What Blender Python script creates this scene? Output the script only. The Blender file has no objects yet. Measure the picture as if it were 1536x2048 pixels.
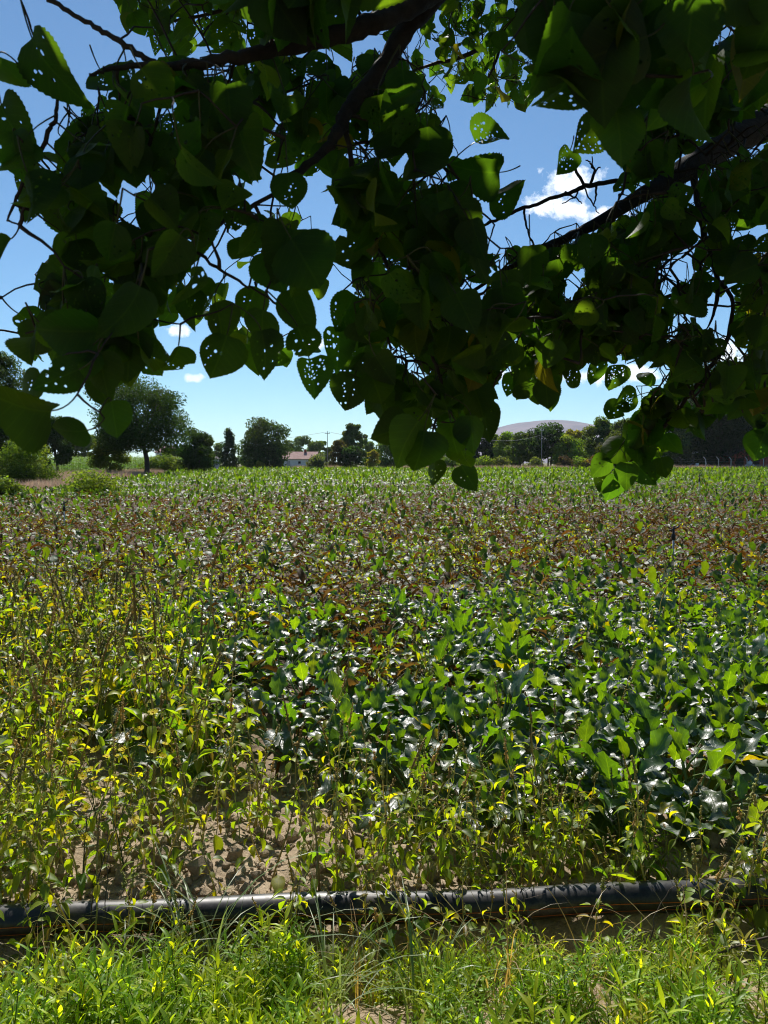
import bpy, math
import numpy as np
from mathutils import Vector, Matrix, noise as mnoise
from mathutils.geometry import delaunay_2d_cdt

rng = np.random.default_rng(11)
C = bpy.context.scene.collection
R = math.radians
U = lambda a, b: float(rng.uniform(a, b))

# ------------------------------------------------------------------ camera
CAM_H = 1.5
FPX = 1538.0
PITCH = R(3.68)
SUN_EL, SUN_AZ = R(47), R(-7)          # the sun stands ahead of the viewer, a little to the left
SUN_DIR = np.array([math.sin(SUN_AZ) * math.cos(SUN_EL), math.cos(SUN_AZ) * math.cos(SUN_EL), math.sin(SUN_EL)])

def ray(px, py):
    u, v = (px - 768) / FPX, (1024 - py) / FPX
    return np.array([u, math.cos(PITCH) + v * math.sin(PITCH), -math.sin(PITCH) + v * math.cos(PITCH)])
def P(px, py, Y):
    d = ray(px, py)
    return np.array([0, 0, CAM_H]) + d * (Y / d[1])
def on_plane(px, py, z=0.0):
    d = ray(px, py)
    return np.array([0, 0, CAM_H]) + d * ((z - CAM_H) / d[2])
def proj(p):
    p = np.atleast_2d(p)
    q = p - np.array([0, 0, CAM_H])
    f = q[:, 1] * math.cos(PITCH) - q[:, 2] * math.sin(PITCH)
    v = (q[:, 1] * math.sin(PITCH) + q[:, 2] * math.cos(PITCH)) / f
    return np.stack([768 + FPX * q[:, 0] / f, 1024 - FPX * v], 1)

cam = bpy.data.objects.new('camera', bpy.data.cameras.new('camera'))
C.objects.link(cam)
cam.location = (0, 0, CAM_H)
cam.rotation_euler = (R(90) - PITCH, 0, 0)
cam.data.sensor_fit = 'VERTICAL'
cam.data.sensor_height = 36
cam.data.lens = 36 * FPX / 2048
cam.data.clip_start = 0.05
cam.data.clip_end = 20000
cam.data.dof.use_dof = True
cam.data.dof.focus_distance = 5.0
cam.data.dof.aperture_fstop = 13
bpy.context.scene.camera = cam

# ------------------------------------------------------------------ mesh helpers
class MB:
    """collects triangles with a material slot, a colour and a leaf coordinate per vertex"""
    def __init__(s):
        s.V, s.F, s.M, s.T, s.L, s.n = [], [], [], [], [], 0
    def add(s, V, F, mat=0, tint=(1, 1, 1), luv=None):
        V = np.asarray(V, float).reshape(-1, 3); F = np.asarray(F, int).reshape(-1, 3)
        s.V.append(V); s.F.append(F + s.n)
        s.M.append(np.full(len(F), mat) if np.isscalar(mat) else np.asarray(mat))
        t = np.asarray(tint, float)
        s.T.append(np.broadcast_to(t, (len(V), 3)) if t.ndim == 1 else t)
        s.L.append(np.zeros((len(V), 2)) + 9 if luv is None else np.asarray(luv, float))
        s.n += len(V)
    def arrays(s):
        return (np.concatenate(s.V), np.concatenate(s.F), np.concatenate(s.M), np.concatenate(s.T), np.concatenate(s.L))
    def mesh(s, name, mats, smooth=True):
        V, F, M, T, L = s.arrays()
        me = bpy.data.meshes.new(name)
        me.vertices.add(len(V)); me.vertices.foreach_set('co', V.astype(np.float32).ravel())
        me.loops.add(len(F) * 3); me.loops.foreach_set('vertex_index', F.astype(np.int32).ravel())
        me.polygons.add(len(F)); me.polygons.foreach_set('loop_start', (np.arange(len(F)) * 3).astype(np.int32))
        me.polygons.foreach_set('material_index', M.astype(np.int32))
        me.update(calc_edges=True)
        me.polygons.foreach_set('use_smooth', np.full(len(F), smooth))
        a = me.attributes.new('tint', 'FLOAT_COLOR', 'POINT')
        a.data.foreach_set('color', np.concatenate([T, np.ones((len(T), 1))], 1).astype(np.float32).ravel())
        a = me.attributes.new('luv', 'FLOAT2', 'POINT')
        a.data.foreach_set('vector', L.astype(np.float32).ravel())
        for m in mats: me.materials.append(m)
        return me
    def build(s, name, mats, parent=None, smooth=True):
        if not isinstance(mats, (list, tuple)): mats = [mats]
        return link(name, s.mesh(name, mats, smooth), parent)

def link(name, data, parent=None, loc=None):
    o = bpy.data.objects.new(name, data)
    C.objects.link(o)
    if parent is not None: o.parent = parent
    if loc is not None: o.location = loc
    return o
def tag(o, label=None, cat=None, group=None, kind=None):
    if label: o['label'] = label
    if cat: o['category'] = cat
    if group: o['group'] = group
    if kind: o['kind'] = kind
    return o
def empty(name, loc, label, cat, group=None, rz=0.0, sc=1.0):
    o = link(name, None); o.location = tuple(map(float, loc)); o.rotation_euler = (0, 0, rz); o.scale = (sc, sc, sc)
    o.empty_display_size = 0.1
    return tag(o, label, cat, group)

def unit(v):
    v = np.asarray(v, float)
    return v / (np.linalg.norm(v, axis=-1, keepdims=True) + 1e-12)

def tube(mb, pts, rad, k=6, mat=0, tint=(1, 1, 1), cap=True, rough=0.0):
    pts = np.asarray(pts, float); n = len(pts)
    rad = np.broadcast_to(np.asarray(rad, float), (n,))
    t = unit(np.gradient(pts, axis=0))
    up = np.array([0.31, 0.2, 0.93]) if abs(t[0, 2]) < 0.8 else np.array([0.9, 0.3, 0.1])
    s = unit(np.cross(t, up)); b = np.cross(t, s)
    a = np.arange(k) * 2 * math.pi / k
    r = rad[:, None] * (1 + (rng.uniform(-rough, rough, (n, k)) if rough else 0))
    V = pts[:, None] + r[..., None] * (np.cos(a)[None, :, None] * s[:, None] + np.sin(a)[None, :, None] * b[:, None])
    V = V.reshape(-1, 3); F = []
    for i in range(n - 1):
        for j in range(k):
            p, q = i * k + j, i * k + (j + 1) % k
            F += [(p, q, q + k), (p, q + k, p + k)]
    if cap:
        V = np.concatenate([V, pts[:1], pts[-1:]])
        c0, c1 = n * k, n * k + 1
        for j in range(k):
            F += [(c0, (j + 1) % k, j), (c1, (n - 1) * k + j, (n - 1) * k + (j + 1) % k)]
    mb.add(V, F, mat, tint)

def box(mb, lo, hi, mat=0, tint=(1, 1, 1)):
    x0, y0, z0 = lo; x1, y1, z1 = hi
    V = [(x0, y0, z0), (x1, y0, z0), (x1, y1, z0), (x0, y1, z0), (x0, y0, z1), (x1, y0, z1), (x1, y1, z1), (x0, y1, z1)]
    Q = [(0, 3, 2, 1), (4, 5, 6, 7), (0, 1, 5, 4), (1, 2, 6, 5), (2, 3, 7, 6), (3, 0, 4, 7)]
    V2, F = [], []
    for q in Q:
        i = len(V2); V2 += [V[c] for c in q]; F += [(i, i + 1, i + 2), (i, i + 2, i + 3)]
    mb.add(V2, F, mat, tint)

def grid_faces(nu, nv):
    F = []
    for j in range(nv - 1):
        for i in range(nu - 1):
            a = j * nu + i
            F += [(a, a + 1, a + nu + 1), (a, a + nu + 1, a + nu)]
    return np.array(F)

def place(mb, tm, pos, Rm, sc, tint=None, matoff=0):
    """puts N copies of template arrays tm into mb; Rm (N,3,3)"""
    V, F, M, T, L = tm
    N = len(pos)
    if N == 0: return
    sc = np.asarray(sc, float).reshape(N, -1)
    W = np.einsum('nij,vj->nvi', Rm, V) * sc[:, :, None].reshape(N, 1, -1) + np.asarray(pos)[:, None]
    FF = F[None] + (np.arange(N) * len(V))[:, None, None]
    TT = np.broadcast_to(T[None], (N,) + T.shape)
    if tint is not None: TT = TT * np.asarray(tint)[:, None]
    mb.add(W.reshape(-1, 3), FF.reshape(-1, 3), np.tile(M + matoff, N), TT.reshape(-1, 3), np.tile(L, (N, 1)))

def rotz(a):
    a = np.atleast_1d(a); c, s = np.cos(a), np.sin(a); z = np.zeros_like(a); o = np.ones_like(a)
    return np.stack([np.stack([c, -s, z], -1), np.stack([s, c, z], -1), np.stack([z, z, o], -1)], -2)

def vnoise(x, y, s, seed=0):
    """cheap smooth value noise, -1..1"""
    x = np.asarray(x) / s; y = np.asarray(y) / s
    xi, yi = np.floor(x), np.floor(y); fx, fy = x - xi, y - yi
    fx, fy = fx * fx * (3 - 2 * fx), fy * fy * (3 - 2 * fy)
    def h(a, b):
        v = np.sin(a * 127.1 + b * 311.7 + seed * 74.7) * 43758.5453
        return (v - np.floor(v)) * 2 - 1
    return (h(xi, yi) * (1 - fx) + h(xi + 1, yi) * fx) * (1 - fy) + (h(xi, yi + 1) * (1 - fx) + h(xi + 1, yi + 1) * fx) * fy

# ------------------------------------------------------------------ materials
def newmat(name):
    m = bpy.data.materials.new(name); m.use_nodes = True
    nt = m.node_tree; nt.nodes.clear()
    return m, nt, nt.nodes.new('ShaderNodeOutputMaterial')
def N(nt, typ, **kw):
    n = nt.nodes.new('ShaderNode' + typ)
    for k, v in kw.items():
        if k.startswith('i_'):
            key = k[2:]; key = int(key) if key.isdigit() else key.replace('_', ' ')
            n.inputs[key].default_value = v
        else: setattr(n, k, v)
    return n
def math_(nt, op, a, b=None, c=None, clamp=False):
    n = N(nt, 'Math', operation=op); n.use_clamp = clamp
    for i, v in enumerate((a, b, c)):
        if v is None: continue
        if isinstance(v, (int, float)): n.inputs[i].default_value = v
        else: nt.links.new(v, n.inputs[i])
    return n.outputs[0]
def mix_(nt, fac, a, b, blend='MIX'):
    n = N(nt, 'MixRGB', blend_type=blend)
    for i, v in enumerate((fac, a, b)):
        if isinstance(v, (int, float)): n.inputs[i].default_value = v
        elif isinstance(v, tuple): n.inputs[i].default_value = v if len(v) == 4 else v + (1,)
        else: nt.links.new(v, n.inputs[i])
    return n.outputs[0]
def noise_(nt, scale, detail=3, rough=0.55, coord=None):
    n = N(nt, 'TexNoise'); n.inputs['Scale'].default_value = scale; n.inputs['Detail'].default_value = detail; n.inputs['Roughness'].default_value = rough
    if coord is None:
        g = N(nt, 'NewGeometry'); coord = g.outputs['Position']
    nt.links.new(coord, n.inputs['Vector'])
    return n.outputs['Fac']

def leaf_mat(name, trans=0.45, rough=0.4, spec=0.5, tmul=(1.9, 1.7, 0.7), veins=0.0, vtone=(1.5, 1.4, 1.1), nscale=30, bump=0.0, tnoise=0.35, bnoise=60, thin_only=False):
    m, nt, out = newmat(name)
    at = N(nt, 'Attribute', attribute_name='tint'); col = at.outputs['Color']
    nz = noise_(nt, nscale, 3)
    f = math_(nt, 'MULTIPLY_ADD', nz, 2 * tnoise, 1 - tnoise)
    col = mix_(nt, 1.0, col, N(nt, 'CombineXYZ').outputs[0], 'MULTIPLY') if False else col
    vm = N(nt, 'VectorMath', operation='SCALE'); nt.links.new(col, vm.inputs[0]); nt.links.new(f, vm.inputs['Scale']); col = vm.outputs[0]
    h = None
    if veins > 0:
        lu = N(nt, 'Attribute', attribute_name='luv'); sp = N(nt, 'SeparateXYZ'); nt.links.new(lu.outputs['Vector'], sp.inputs[0])
        au = math_(nt, 'ABSOLUTE', sp.outputs[0]); v = sp.outputs[1]
        mid = math_(nt, 'SUBTRACT', 1, math_(nt, 'DIVIDE', au, 0.028), clamp=True)
        ph = math_(nt, 'FRACT', math_(nt, 'MULTIPLY', math_(nt, 'SUBTRACT', v, math_(nt, 'MULTIPLY', au, 0.75)), 6.5))
        lat = math_(nt, 'SUBTRACT', 1, math_(nt, 'DIVIDE', math_(nt, 'ABSOLUTE', math_(nt, 'SUBTRACT', ph, 0.5)), 0.07), clamp=True)
        vein = math_(nt, 'MAXIMUM', mid, math_(nt, 'MULTIPLY', lat, 0.6))
        h = vein
        col = mix_(nt, math_(nt, 'MULTIPLY', vein, veins), col, mix_(nt, 1.0, col, vtone + (1,), 'MULTIPLY'))
    pb = N(nt, 'BsdfPrincipled'); nt.links.new(col, pb.inputs['Base Color'])
    pb.inputs['Roughness'].default_value = rough; pb.inputs['Specular IOR Level'].default_value = spec
    if bump > 0:
        bp = N(nt, 'Bump'); bp.inputs['Strength'].default_value = bump; bp.inputs['Distance'].default_value = 0.004
        hh = noise_(nt, bnoise, 2)
        if h is not None: hh = math_(nt, 'SUBTRACT', hh, math_(nt, 'MULTIPLY', h, 0.5))
        nt.links.new(hh, bp.inputs['Height']); nt.links.new(bp.outputs[0], pb.inputs['Normal'])
    tr = N(nt, 'BsdfTranslucent'); tc = mix_(nt, 1.0, col, tmul + (1,), 'MULTIPLY'); nt.links.new(tc, tr.inputs['Color'])
    mx = N(nt, 'MixShader'); mx.inputs[0].default_value = trans
    nt.links.new(pb.outputs[0], mx.inputs[1]); nt.links.new(tr.outputs[0], mx.inputs[2]); nt.links.new(mx.outputs[0], out.inputs[0])
    return m

def solid_mat(name, col, rough=0.8, spec=0.3, nscale=8, var=0.3, col2=None, bump=0.0, bscale=None, bdist=0.01, use_tint=False, metallic=0.0):
    m, nt, out = newmat(name)
    nz = noise_(nt, nscale, 5, 0.6)
    if col2 is None: col2 = tuple(c * (1 - var) for c in col); col = tuple(min(1, c * (1 + var)) for c in col)
    rp = math_(nt, 'MULTIPLY_ADD', nz, 2.4, -0.7, clamp=True)
    c = mix_(nt, rp, col2, col)
    if use_tint:
        at = N(nt, 'Attribute', attribute_name='tint'); c = mix_(nt, 1.0, c, at.outputs['Color'], 'MULTIPLY')
    pb = N(nt, 'BsdfPrincipled'); nt.links.new(c, pb.inputs['Base Color'])
    pb.inputs['Roughness'].default_value = rough; pb.inputs['Specular IOR Level'].default_value = spec; pb.inputs['Metallic'].default_value = metallic
    if bump > 0:
        bp = N(nt, 'Bump'); bp.inputs['Strength'].default_value = bump; bp.inputs['Distance'].default_value = bdist
        nt.links.new(noise_(nt, bscale or nscale * 3, 6, 0.65), bp.inputs['Height']); nt.links.new(bp.outputs[0], pb.inputs['Normal'])
    nt.links.new(pb.outputs[0], out.inputs[0])
    return m

M = {}
M['poplar'] = leaf_mat('poplar_leaf', trans=0.36, rough=0.55, spec=0.12, tmul=(20.0, 20.0, 1.8), veins=0.5, vtone=(1.9, 1.7, 1.2), nscale=22, bump=0.25)
M['bark'] = solid_mat('bark', (0.022, 0.018, 0.015), rough=0.9, nscale=40, var=0.5, bump=0.7, bscale=90, bdist=0.006)
M['twig'] = solid_mat('twig_bark', (0.022, 0.017, 0.014), rough=0.8, nscale=60, var=0.4)
M['petiole'] = leaf_mat('petiole', trans=0.2, spec=0.2, tmul=(1.5, 1.4, 0.6))
M['beet'] = leaf_mat('beet_leaf', trans=0.36, rough=0.42, spec=0.9, tmul=(8.8, 7.8, 0.4), veins=0.9, vtone=(2.4, 2.0, 1.6), nscale=40, bump=0.55, bnoise=42)
M['withered'] = leaf_mat('withered_leaf', trans=0.25, rough=0.6, spec=0.05, tmul=(2.4, 1.7, 0.45), nscale=40, bump=0.8, bnoise=65)
M['maize'] = leaf_mat('maize_leaf', trans=0.45, rough=0.55, spec=0.2, tmul=(1.9, 1.8, 0.4))
M['beet_crop'] = leaf_mat('beet_crop_leaf', trans=0.36, rough=0.5, spec=0.28, tmul=(6.0, 5.4, 0.5), nscale=30)
M['stalk'] = leaf_mat('beet_stalk', trans=0.25, rough=0.35, spec=0.5, tmul=(1.4, 1.5, 0.6))
M['weed'] = leaf_mat('weed_leaf', trans=0.5, rough=0.42, spec=0.35, tmul=(3.6, 3.3, 0.45), nscale=50, tnoise=0.25)
M['pig'] = leaf_mat('pigweed_leaf', trans=0.5, rough=0.45, spec=0.4, tmul=(3.0, 2.9, 0.3), veins=0.5, nscale=40, tnoise=0.3)
M['stem'] = leaf_mat('weed_stem', trans=0.35, rough=0.5, spec=0.35, tmul=(1.4, 1.3, 0.5))
M['seed'] = leaf_mat('seed_head', trans=0.42, rough=0.8, spec=0.15, tmul=(1.5, 1.3, 0.5), nscale=300, tnoise=0.4)
M['grass'] = leaf_mat('grass_blade', trans=0.4, rough=0.4, spec=0.5, tmul=(1.7, 1.6, 0.6))
M['dry'] = leaf_mat('dry_grass', trans=0.35, rough=0.7, spec=0.2, tmul=(1.2, 1.1, 0.9), nscale=2)
M['crown'] = leaf_mat('tree_foliage', trans=0.38, rough=0.6, spec=0.05, tmul=(2.6, 2.5, 0.45), nscale=0.5, tnoise=0.3)
M['petal'] = leaf_mat('petal', trans=0.6, rough=0.6, spec=0.2, tmul=(1.1, 1.05, 0.5), tnoise=0.1)
M['trunk'] = solid_mat('far_bark', (0.06, 0.048, 0.038), rough=0.95, nscale=6, var=0.4)
M['wood'] = solid_mat('dry_stalk_wood', (0.07, 0.05, 0.035), rough=0.8, nscale=30, var=0.4)

SKY_STRENGTH, SUN_STRENGTH, EXPOSURE = 0.066, 5.0, 0.48
HAZE = 0.00006
# ------------------------------------------------------------------ sky, sun
sc = bpy.context.scene
w = bpy.data.worlds.new('World'); sc.world = w; w.use_nodes = True
nt = w.node_tree; nt.nodes.clear()
wo = nt.nodes.new('ShaderNodeOutputWorld'); bg = nt.nodes.new('ShaderNodeBackground')
sky = nt.nodes.new('ShaderNodeTexSky'); sky.sky_type = 'NISHITA'; sky.sun_disc = False
sky.sun_elevation = SUN_EL; sky.sun_rotation = SUN_AZ
sky.air_density = 1.0; sky.dust_density = 0.1; sky.ozone_density = 1.4; sky.altitude = 900
tc = N(nt, 'TexCoord'); sp = N(nt, 'SeparateXYZ'); nt.links.new(tc.outputs['Generated'], sp.inputs[0])
yy = math_(nt, 'MAXIMUM', sp.outputs[1], 0.02)
cu, cv = math_(nt, 'DIVIDE', sp.outputs[0], yy), math_(nt, 'DIVIDE', sp.outputs[2], yy)
acc = None
for (px, py, rx, ry, k) in ((1135, 370, 62, 30, .8), (1120, 414, 88, 28, .85), (1200, 428, 50, 26, .7), (1078, 408, 46, 18, .6), (388, 756, 22, 11, 1), (350, 662, 26, 14, 1), (482, 668, 24, 16, 1), (1060, 752, 130, 17, .9), (1265, 752, 130, 17, .9), (1430, 705, 80, 24, .8), (630, 690, 30, 14, .8), (880, 665, 40, 15, .8), (1310, 465, 40, 18, .8)):
    d = ray(px, py); u0, v0 = d[0] / d[1], d[2] / d[1]
    a = math_(nt, 'DIVIDE', math_(nt, 'SUBTRACT', cu, u0), rx / FPX); b = math_(nt, 'DIVIDE', math_(nt, 'SUBTRACT', cv, v0), ry / FPX)
    r2 = math_(nt, 'ADD', math_(nt, 'MULTIPLY', a, a), math_(nt, 'MULTIPLY', b, b))
    e = math_(nt, 'MULTIPLY', math_(nt, 'SUBTRACT', 1, math_(nt, 'SQRT', r2)), k)
    acc = e if acc is None else math_(nt, 'MAXIMUM', acc, e)
cx = N(nt, 'CombineXYZ'); nt.links.new(cu, cx.inputs[0]); nt.links.new(cv, cx.inputs[1])
n1 = noise_(nt, 26, 7, 0.62, cx.outputs[0])
den = math_(nt, 'ADD', acc, math_(nt, 'MULTIPLY_ADD', n1, 3.4, -1.75))
den = math_(nt, 'MULTIPLY', math_(nt, 'SUBTRACT', den, 0.02), 2.2, clamp=True)
den = math_(nt, 'MULTIPLY', den, math_(nt, 'GREATER_THAN', sp.outputs[1], 0.05))
n2 = noise_(nt, 40, 4, 0.5, cx.outputs[0])
ccol = mix_(nt, math_(nt, 'MULTIPLY_ADD', n2, 2.2, -0.6, clamp=True), (9.5, 11, 13), (16, 16.2, 16.5))
skyc = mix_(nt, 1.0, sky.outputs[0], (0.73, 1.03, 1.18), 'MULTIPLY')
nt.links.new(mix_(nt, math_(nt, 'MULTIPLY', den, 0.95), skyc, ccol), bg.inputs[0])
bg.inputs['Strength'].default_value = SKY_STRENGTH
nt.links.new(bg.outputs[0], wo.inputs[0])

sun = bpy.data.objects.new('sun', bpy.data.lights.new('sun', 'SUN')); C.objects.link(sun)
sun.data.energy = SUN_STRENGTH; sun.data.angle = R(0.53); sun.data.color = (1.0, 0.955, 0.89)
sun.rotation_euler = Vector(SUN_DIR).to_track_quat('Z', 'Y').to_euler()

sc.view_settings.view_transform = 'Standard'; sc.view_settings.look = 'None'
sc.view_settings.exposure = EXPOSURE; sc.view_settings.gamma = 1.0
cy = sc.cycles
cy.max_bounces = 6; cy.diffuse_bounces = 3; cy.glossy_bounces = 2; cy.transmission_bounces = 4; cy.transparent_max_bounces = 8
cy.use_denoising = True; cy.denoiser = 'OPENIMAGEDENOISE'; cy.denoising_input_passes = 'RGB_ALBEDO_NORMAL'; cy.denoising_prefilter = 'ACCURATE'
cy.use_adaptive_sampling = True; cy.adaptive_threshold = 0.015
cy.sample_clamp_indirect = 6; cy.caustics_reflective = False; cy.caustics_refractive = False
cy.pixel_filter_type = 'BLACKMAN_HARRIS'; cy.filter_width = 1.05

# ------------------------------------------------------------------ ground
PIPE_R = 0.049
p0, p1 = on_plane(0, 1846, 0.05), on_plane(1536, 1784, 0.05)
pdir = unit((p1 - p0) * [1, 1, 0])
def pipe_y(x): return p0[1] + (np.asarray(x) - p0[0]) * pdir[1] / pdir[0]

def gz(x, y):
    x = np.asarray(x, float); y = np.asarray(y, float)
    near = np.exp(-np.maximum(y - 5, 0) / 6.0)
    z = 0.030 * vnoise(x, y, 0.55, 1) + 0.018 * vnoise(x, y, 0.21, 2)
    f = np.clip((7.5 - y) / 2, 0, 1)
    z = z * near + f * (0.010 * vnoise(x, y, 0.085, 3) + 0.010 * vnoise(x, y, 0.042, 4))
    dy = y - pipe_y(x)
    z = z - 0.13 * np.exp(-((dy + 0.17) / 0.12) ** 2)
    z = np.where(np.abs(dy) < 0.06, np.minimum(z, 0.0), z)
    z = z + 0.03 * np.clip((y - 2.75) / 0.5, 0, 1)
    return z

def axis(bands):
    out = []
    for a, b, st in bands: out += list(np.arange(a, b - 1e-9, st))
    return np.array(out + [bands[-1][1]])
xs = axis([(-2600, -400, 275), (-400, -60, 34), (-60, -8, 4), (-8, -2.6, 0.3), (-2.6, 2.6, 0.019), (2.6, 8, 0.3), (8, 60, 4), (60, 400, 34), (400, 2600, 275)])
ys = axis([(-200, -10, 40), (-10, 1.3, 0.8), (1.3, 4.6, 0.019), (4.6, 9, 0.2), (9, 40, 2), (40, 160, 10), (160, 800, 80), (800, 6000, 520)])
X, Y = np.meshgrid(xs, ys)
Z = gz(X, Y)
mb = MB(); mb.add(np.stack([X, Y, Z], -1).reshape(-1, 3), grid_faces(len(xs), len(ys)))
m, nt, out = newmat('soil')
a = noise_(nt, 3.0, 6, 0.65); b = noise_(nt, 45, 5, 0.7)
f = math_(nt, 'ADD', math_(nt, 'MULTIPLY', a, 0.5), math_(nt, 'MULTIPLY', b, 0.5))
soilc = mix_(nt, math_(nt, 'MULTIPLY_ADD', f, 3.0, -1.0, clamp=True), (0.21, 0.15, 0.095), (0.52, 0.41, 0.285))
g = N(nt, 'NewGeometry'); s2 = N(nt, 'SeparateXYZ'); nt.links.new(g.outputs['Position'], s2.inputs[0])
far = math_(nt, 'DIVIDE', math_(nt, 'SUBTRACT', s2.outputs[1], 128), 8, clamp=True)
dryc = mix_(nt, noise_(nt, 0.05, 4), (0.20, 0.16, 0.09), (0.12, 0.14, 0.05))
under = math_(nt, 'DIVIDE', math_(nt, 'SUBTRACT', s2.outputs[1], 3.3), 1.5, clamp=True)  # soil painted darker under the crop, standing in for shade between the plants
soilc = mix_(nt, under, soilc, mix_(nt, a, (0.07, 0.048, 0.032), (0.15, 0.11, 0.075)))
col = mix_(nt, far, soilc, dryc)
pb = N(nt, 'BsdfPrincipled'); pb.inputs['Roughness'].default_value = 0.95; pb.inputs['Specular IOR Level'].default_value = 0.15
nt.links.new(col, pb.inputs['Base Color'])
bp = N(nt, 'Bump'); bp.inputs['Strength'].default_value = 0.9; bp.inputs['Distance'].default_value = 0.012
nt.links.new(noise_(nt, 70, 6, 0.7), bp.inputs['Height']); nt.links.new(bp.outputs[0], pb.inputs['Normal'])
nt.links.new(pb.outputs[0], out.inputs[0]); M['soil'] = m
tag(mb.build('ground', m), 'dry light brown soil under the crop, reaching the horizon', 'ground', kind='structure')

# distant hill
HX, HY = P(1085, 838, 3200)[0], 3200
hx = np.linspace(-2300, 2300, 140); hy = np.linspace(-1500, 1500, 60)
X, Y = np.meshgrid(hx, hy)
prof = np.exp(-.5 * np.abs(X / 290) ** 2) + .10 * np.exp(-((X - 500) / 700) ** 2)
prof = prof + 0.03 * np.exp(-((X - 150) / 90) ** 2)
Z = 172 * prof * np.exp(-(Y / 800) ** 2) * (1 + 0.035 * vnoise(X, Y, 260, 5) + 0.02 * vnoise(X, Y, 90, 6)) - 4
mb = MB(); mb.add(np.stack([X + HX, Y + HY, Z], -1).reshape(-1, 3), grid_faces(len(hx), len(hy)))
M['hill'] = solid_mat('hill_steppe', (0.25, 0.215, 0.24), rough=1, spec=0.05, nscale=0.011, col2=(0.15, 0.15, 0.185))
tag(mb.build('hill', M['hill']), 'bare rounded mauve brown hill rising beyond the trees', 'hill', kind='structure')

# clods of soil
def lump(seed, n=1):
    r = np.random.default_rng(seed)
    import bmesh
    bm = bmesh.new(); bmesh.ops.create_icosphere(bm, subdivisions=n, radius=1)
    V = np.array([v.co[:] for v in bm.verts]); F = np.array([[v.index for v in f.verts] for f in bm.faces]); bm.free()
    V = V * (1 + r.uniform(-.32, .32, (len(V), 1))) * r.uniform(.6, 1.2, 3)
    t = MB(); t.add(V, F); return t.arrays()
clod = MB()
n = 2600
cx_ = rng.uniform(-2.4, 2.4, n); cy_ = pipe_y(cx_) + 0.05 + np.abs(rng.normal(0, 0.75, n))
cs = 0.006 + rng.exponential(0.008, n)
keep = cs < 0.05
cx_, cy_, cs = cx_[keep], cy_[keep], cs[keep]
for s in range(6):
    i = np.arange(s, len(cx_), 6)
    place(clod, lump(s), np.stack([cx_[i], cy_[i], gz(cx_[i], cy_[i]) + cs[i] * .3], 1), rotz(rng.uniform(0, 6.3, len(i))), cs[i])
tag(clod.build('soil_clods', M['soil'], smooth=False), 'crumbled dry clods lying on the bare soil', 'soil', kind='stuff')

# ------------------------------------------------------------------ irrigation pipe
m, nt, out = newmat('black_polyethylene')
pb = N(nt, 'BsdfPrincipled'); nz = noise_(nt, 14, 6, 0.7); n3 = noise_(nt, 160, 3, 0.6)
nt.links.new(mix_(nt, math_(nt, 'MULTIPLY_ADD', math_(nt, 'ADD', nz, math_(nt, 'MULTIPLY', n3, .35)), 3, -1.6, clamp=True), (0.005, 0.005, 0.006), (0.045, 0.042, 0.04)), pb.inputs['Base Color'])
mud = math_(nt, 'MULTIPLY_ADD', noise_(nt, 5, 7, 0.72), 7, -3.9, clamp=True)
lk_ = pb.inputs['Base Color'].links[0].from_socket
nt.links.new(mix_(nt, math_(nt, 'MULTIPLY', mud, .8), lk_, (0.15, 0.115, 0.08)), pb.inputs['Base Color'])
nt.links.new(math_(nt, 'MULTIPLY_ADD', nz, 0.4, 0.24), pb.inputs['Roughness']); nt.links.new(pb.outputs[0], out.inputs[0]); M['pipe'] = m
M['orange'] = solid_mat('orange_stripe', (0.45, 0.11, 0.02), rough=0.5, nscale=30, var=0.3)
tt = np.linspace(-0.35, 1.35, 90)
pc = p0[None] + (p1 - p0)[None] * tt[:, None]
pc[:, 2] = 0.051 + 0.006 * np.sin(tt * 7) + 0.004 * np.sin(tt * 17 + 1)
pipe = MB(); tube(pipe, pc, PIPE_R, k=28)
po = tag(pipe.build('irrigation_pipe', M['pipe']), 'black plastic irrigation pipe with thin orange stripes lying along the field edge', 'pipe')
side = np.cross(pdir, [0, 0, 1])
for ang in (R(8), R(-22), R(200)):
    st = MB(); V = []
    for k_ in (-1, 1):
        a_ = ang + k_ * 0.022
        V.append(pc + (PIPE_R + 0.0012) * (math.cos(a_) * side + math.sin(a_) * np.array([0, 0, 1]))[None])
    V = np.concatenate(V); n = len(pc)
    F = [(i, i + 1, n + i + 1) for i in range(n - 1)] + [(i, n + i + 1, n + i) for i in range(n - 1)]
    st.add(V, F); st.build('stripe', M['orange'], po)

# ------------------------------------------------------------------ plant templates (origin at the foot, +z up)
def col(c, v=0.25):
    return np.array(c) * (1 + rng.uniform(-v, v)) * (1 + rng.uniform(-v * .4, v * .4, 3))
GREENS = [(0.020, 0.046, 0.011), (0.026, 0.058, 0.011), (0.016, 0.040, 0.012), (0.036, 0.064, 0.010)]
YELLOWS = [(0.075, 0.07, 0.008), (0.055, 0.065, 0.008)]
BROWNS = [(0.080, 0.045, 0.018), (0.10, 0.054, 0.020), (0.066, 0.042, 0.019), (0.13, 0.10, 0.055), (0.075, 0.07, 0.024)]

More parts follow.
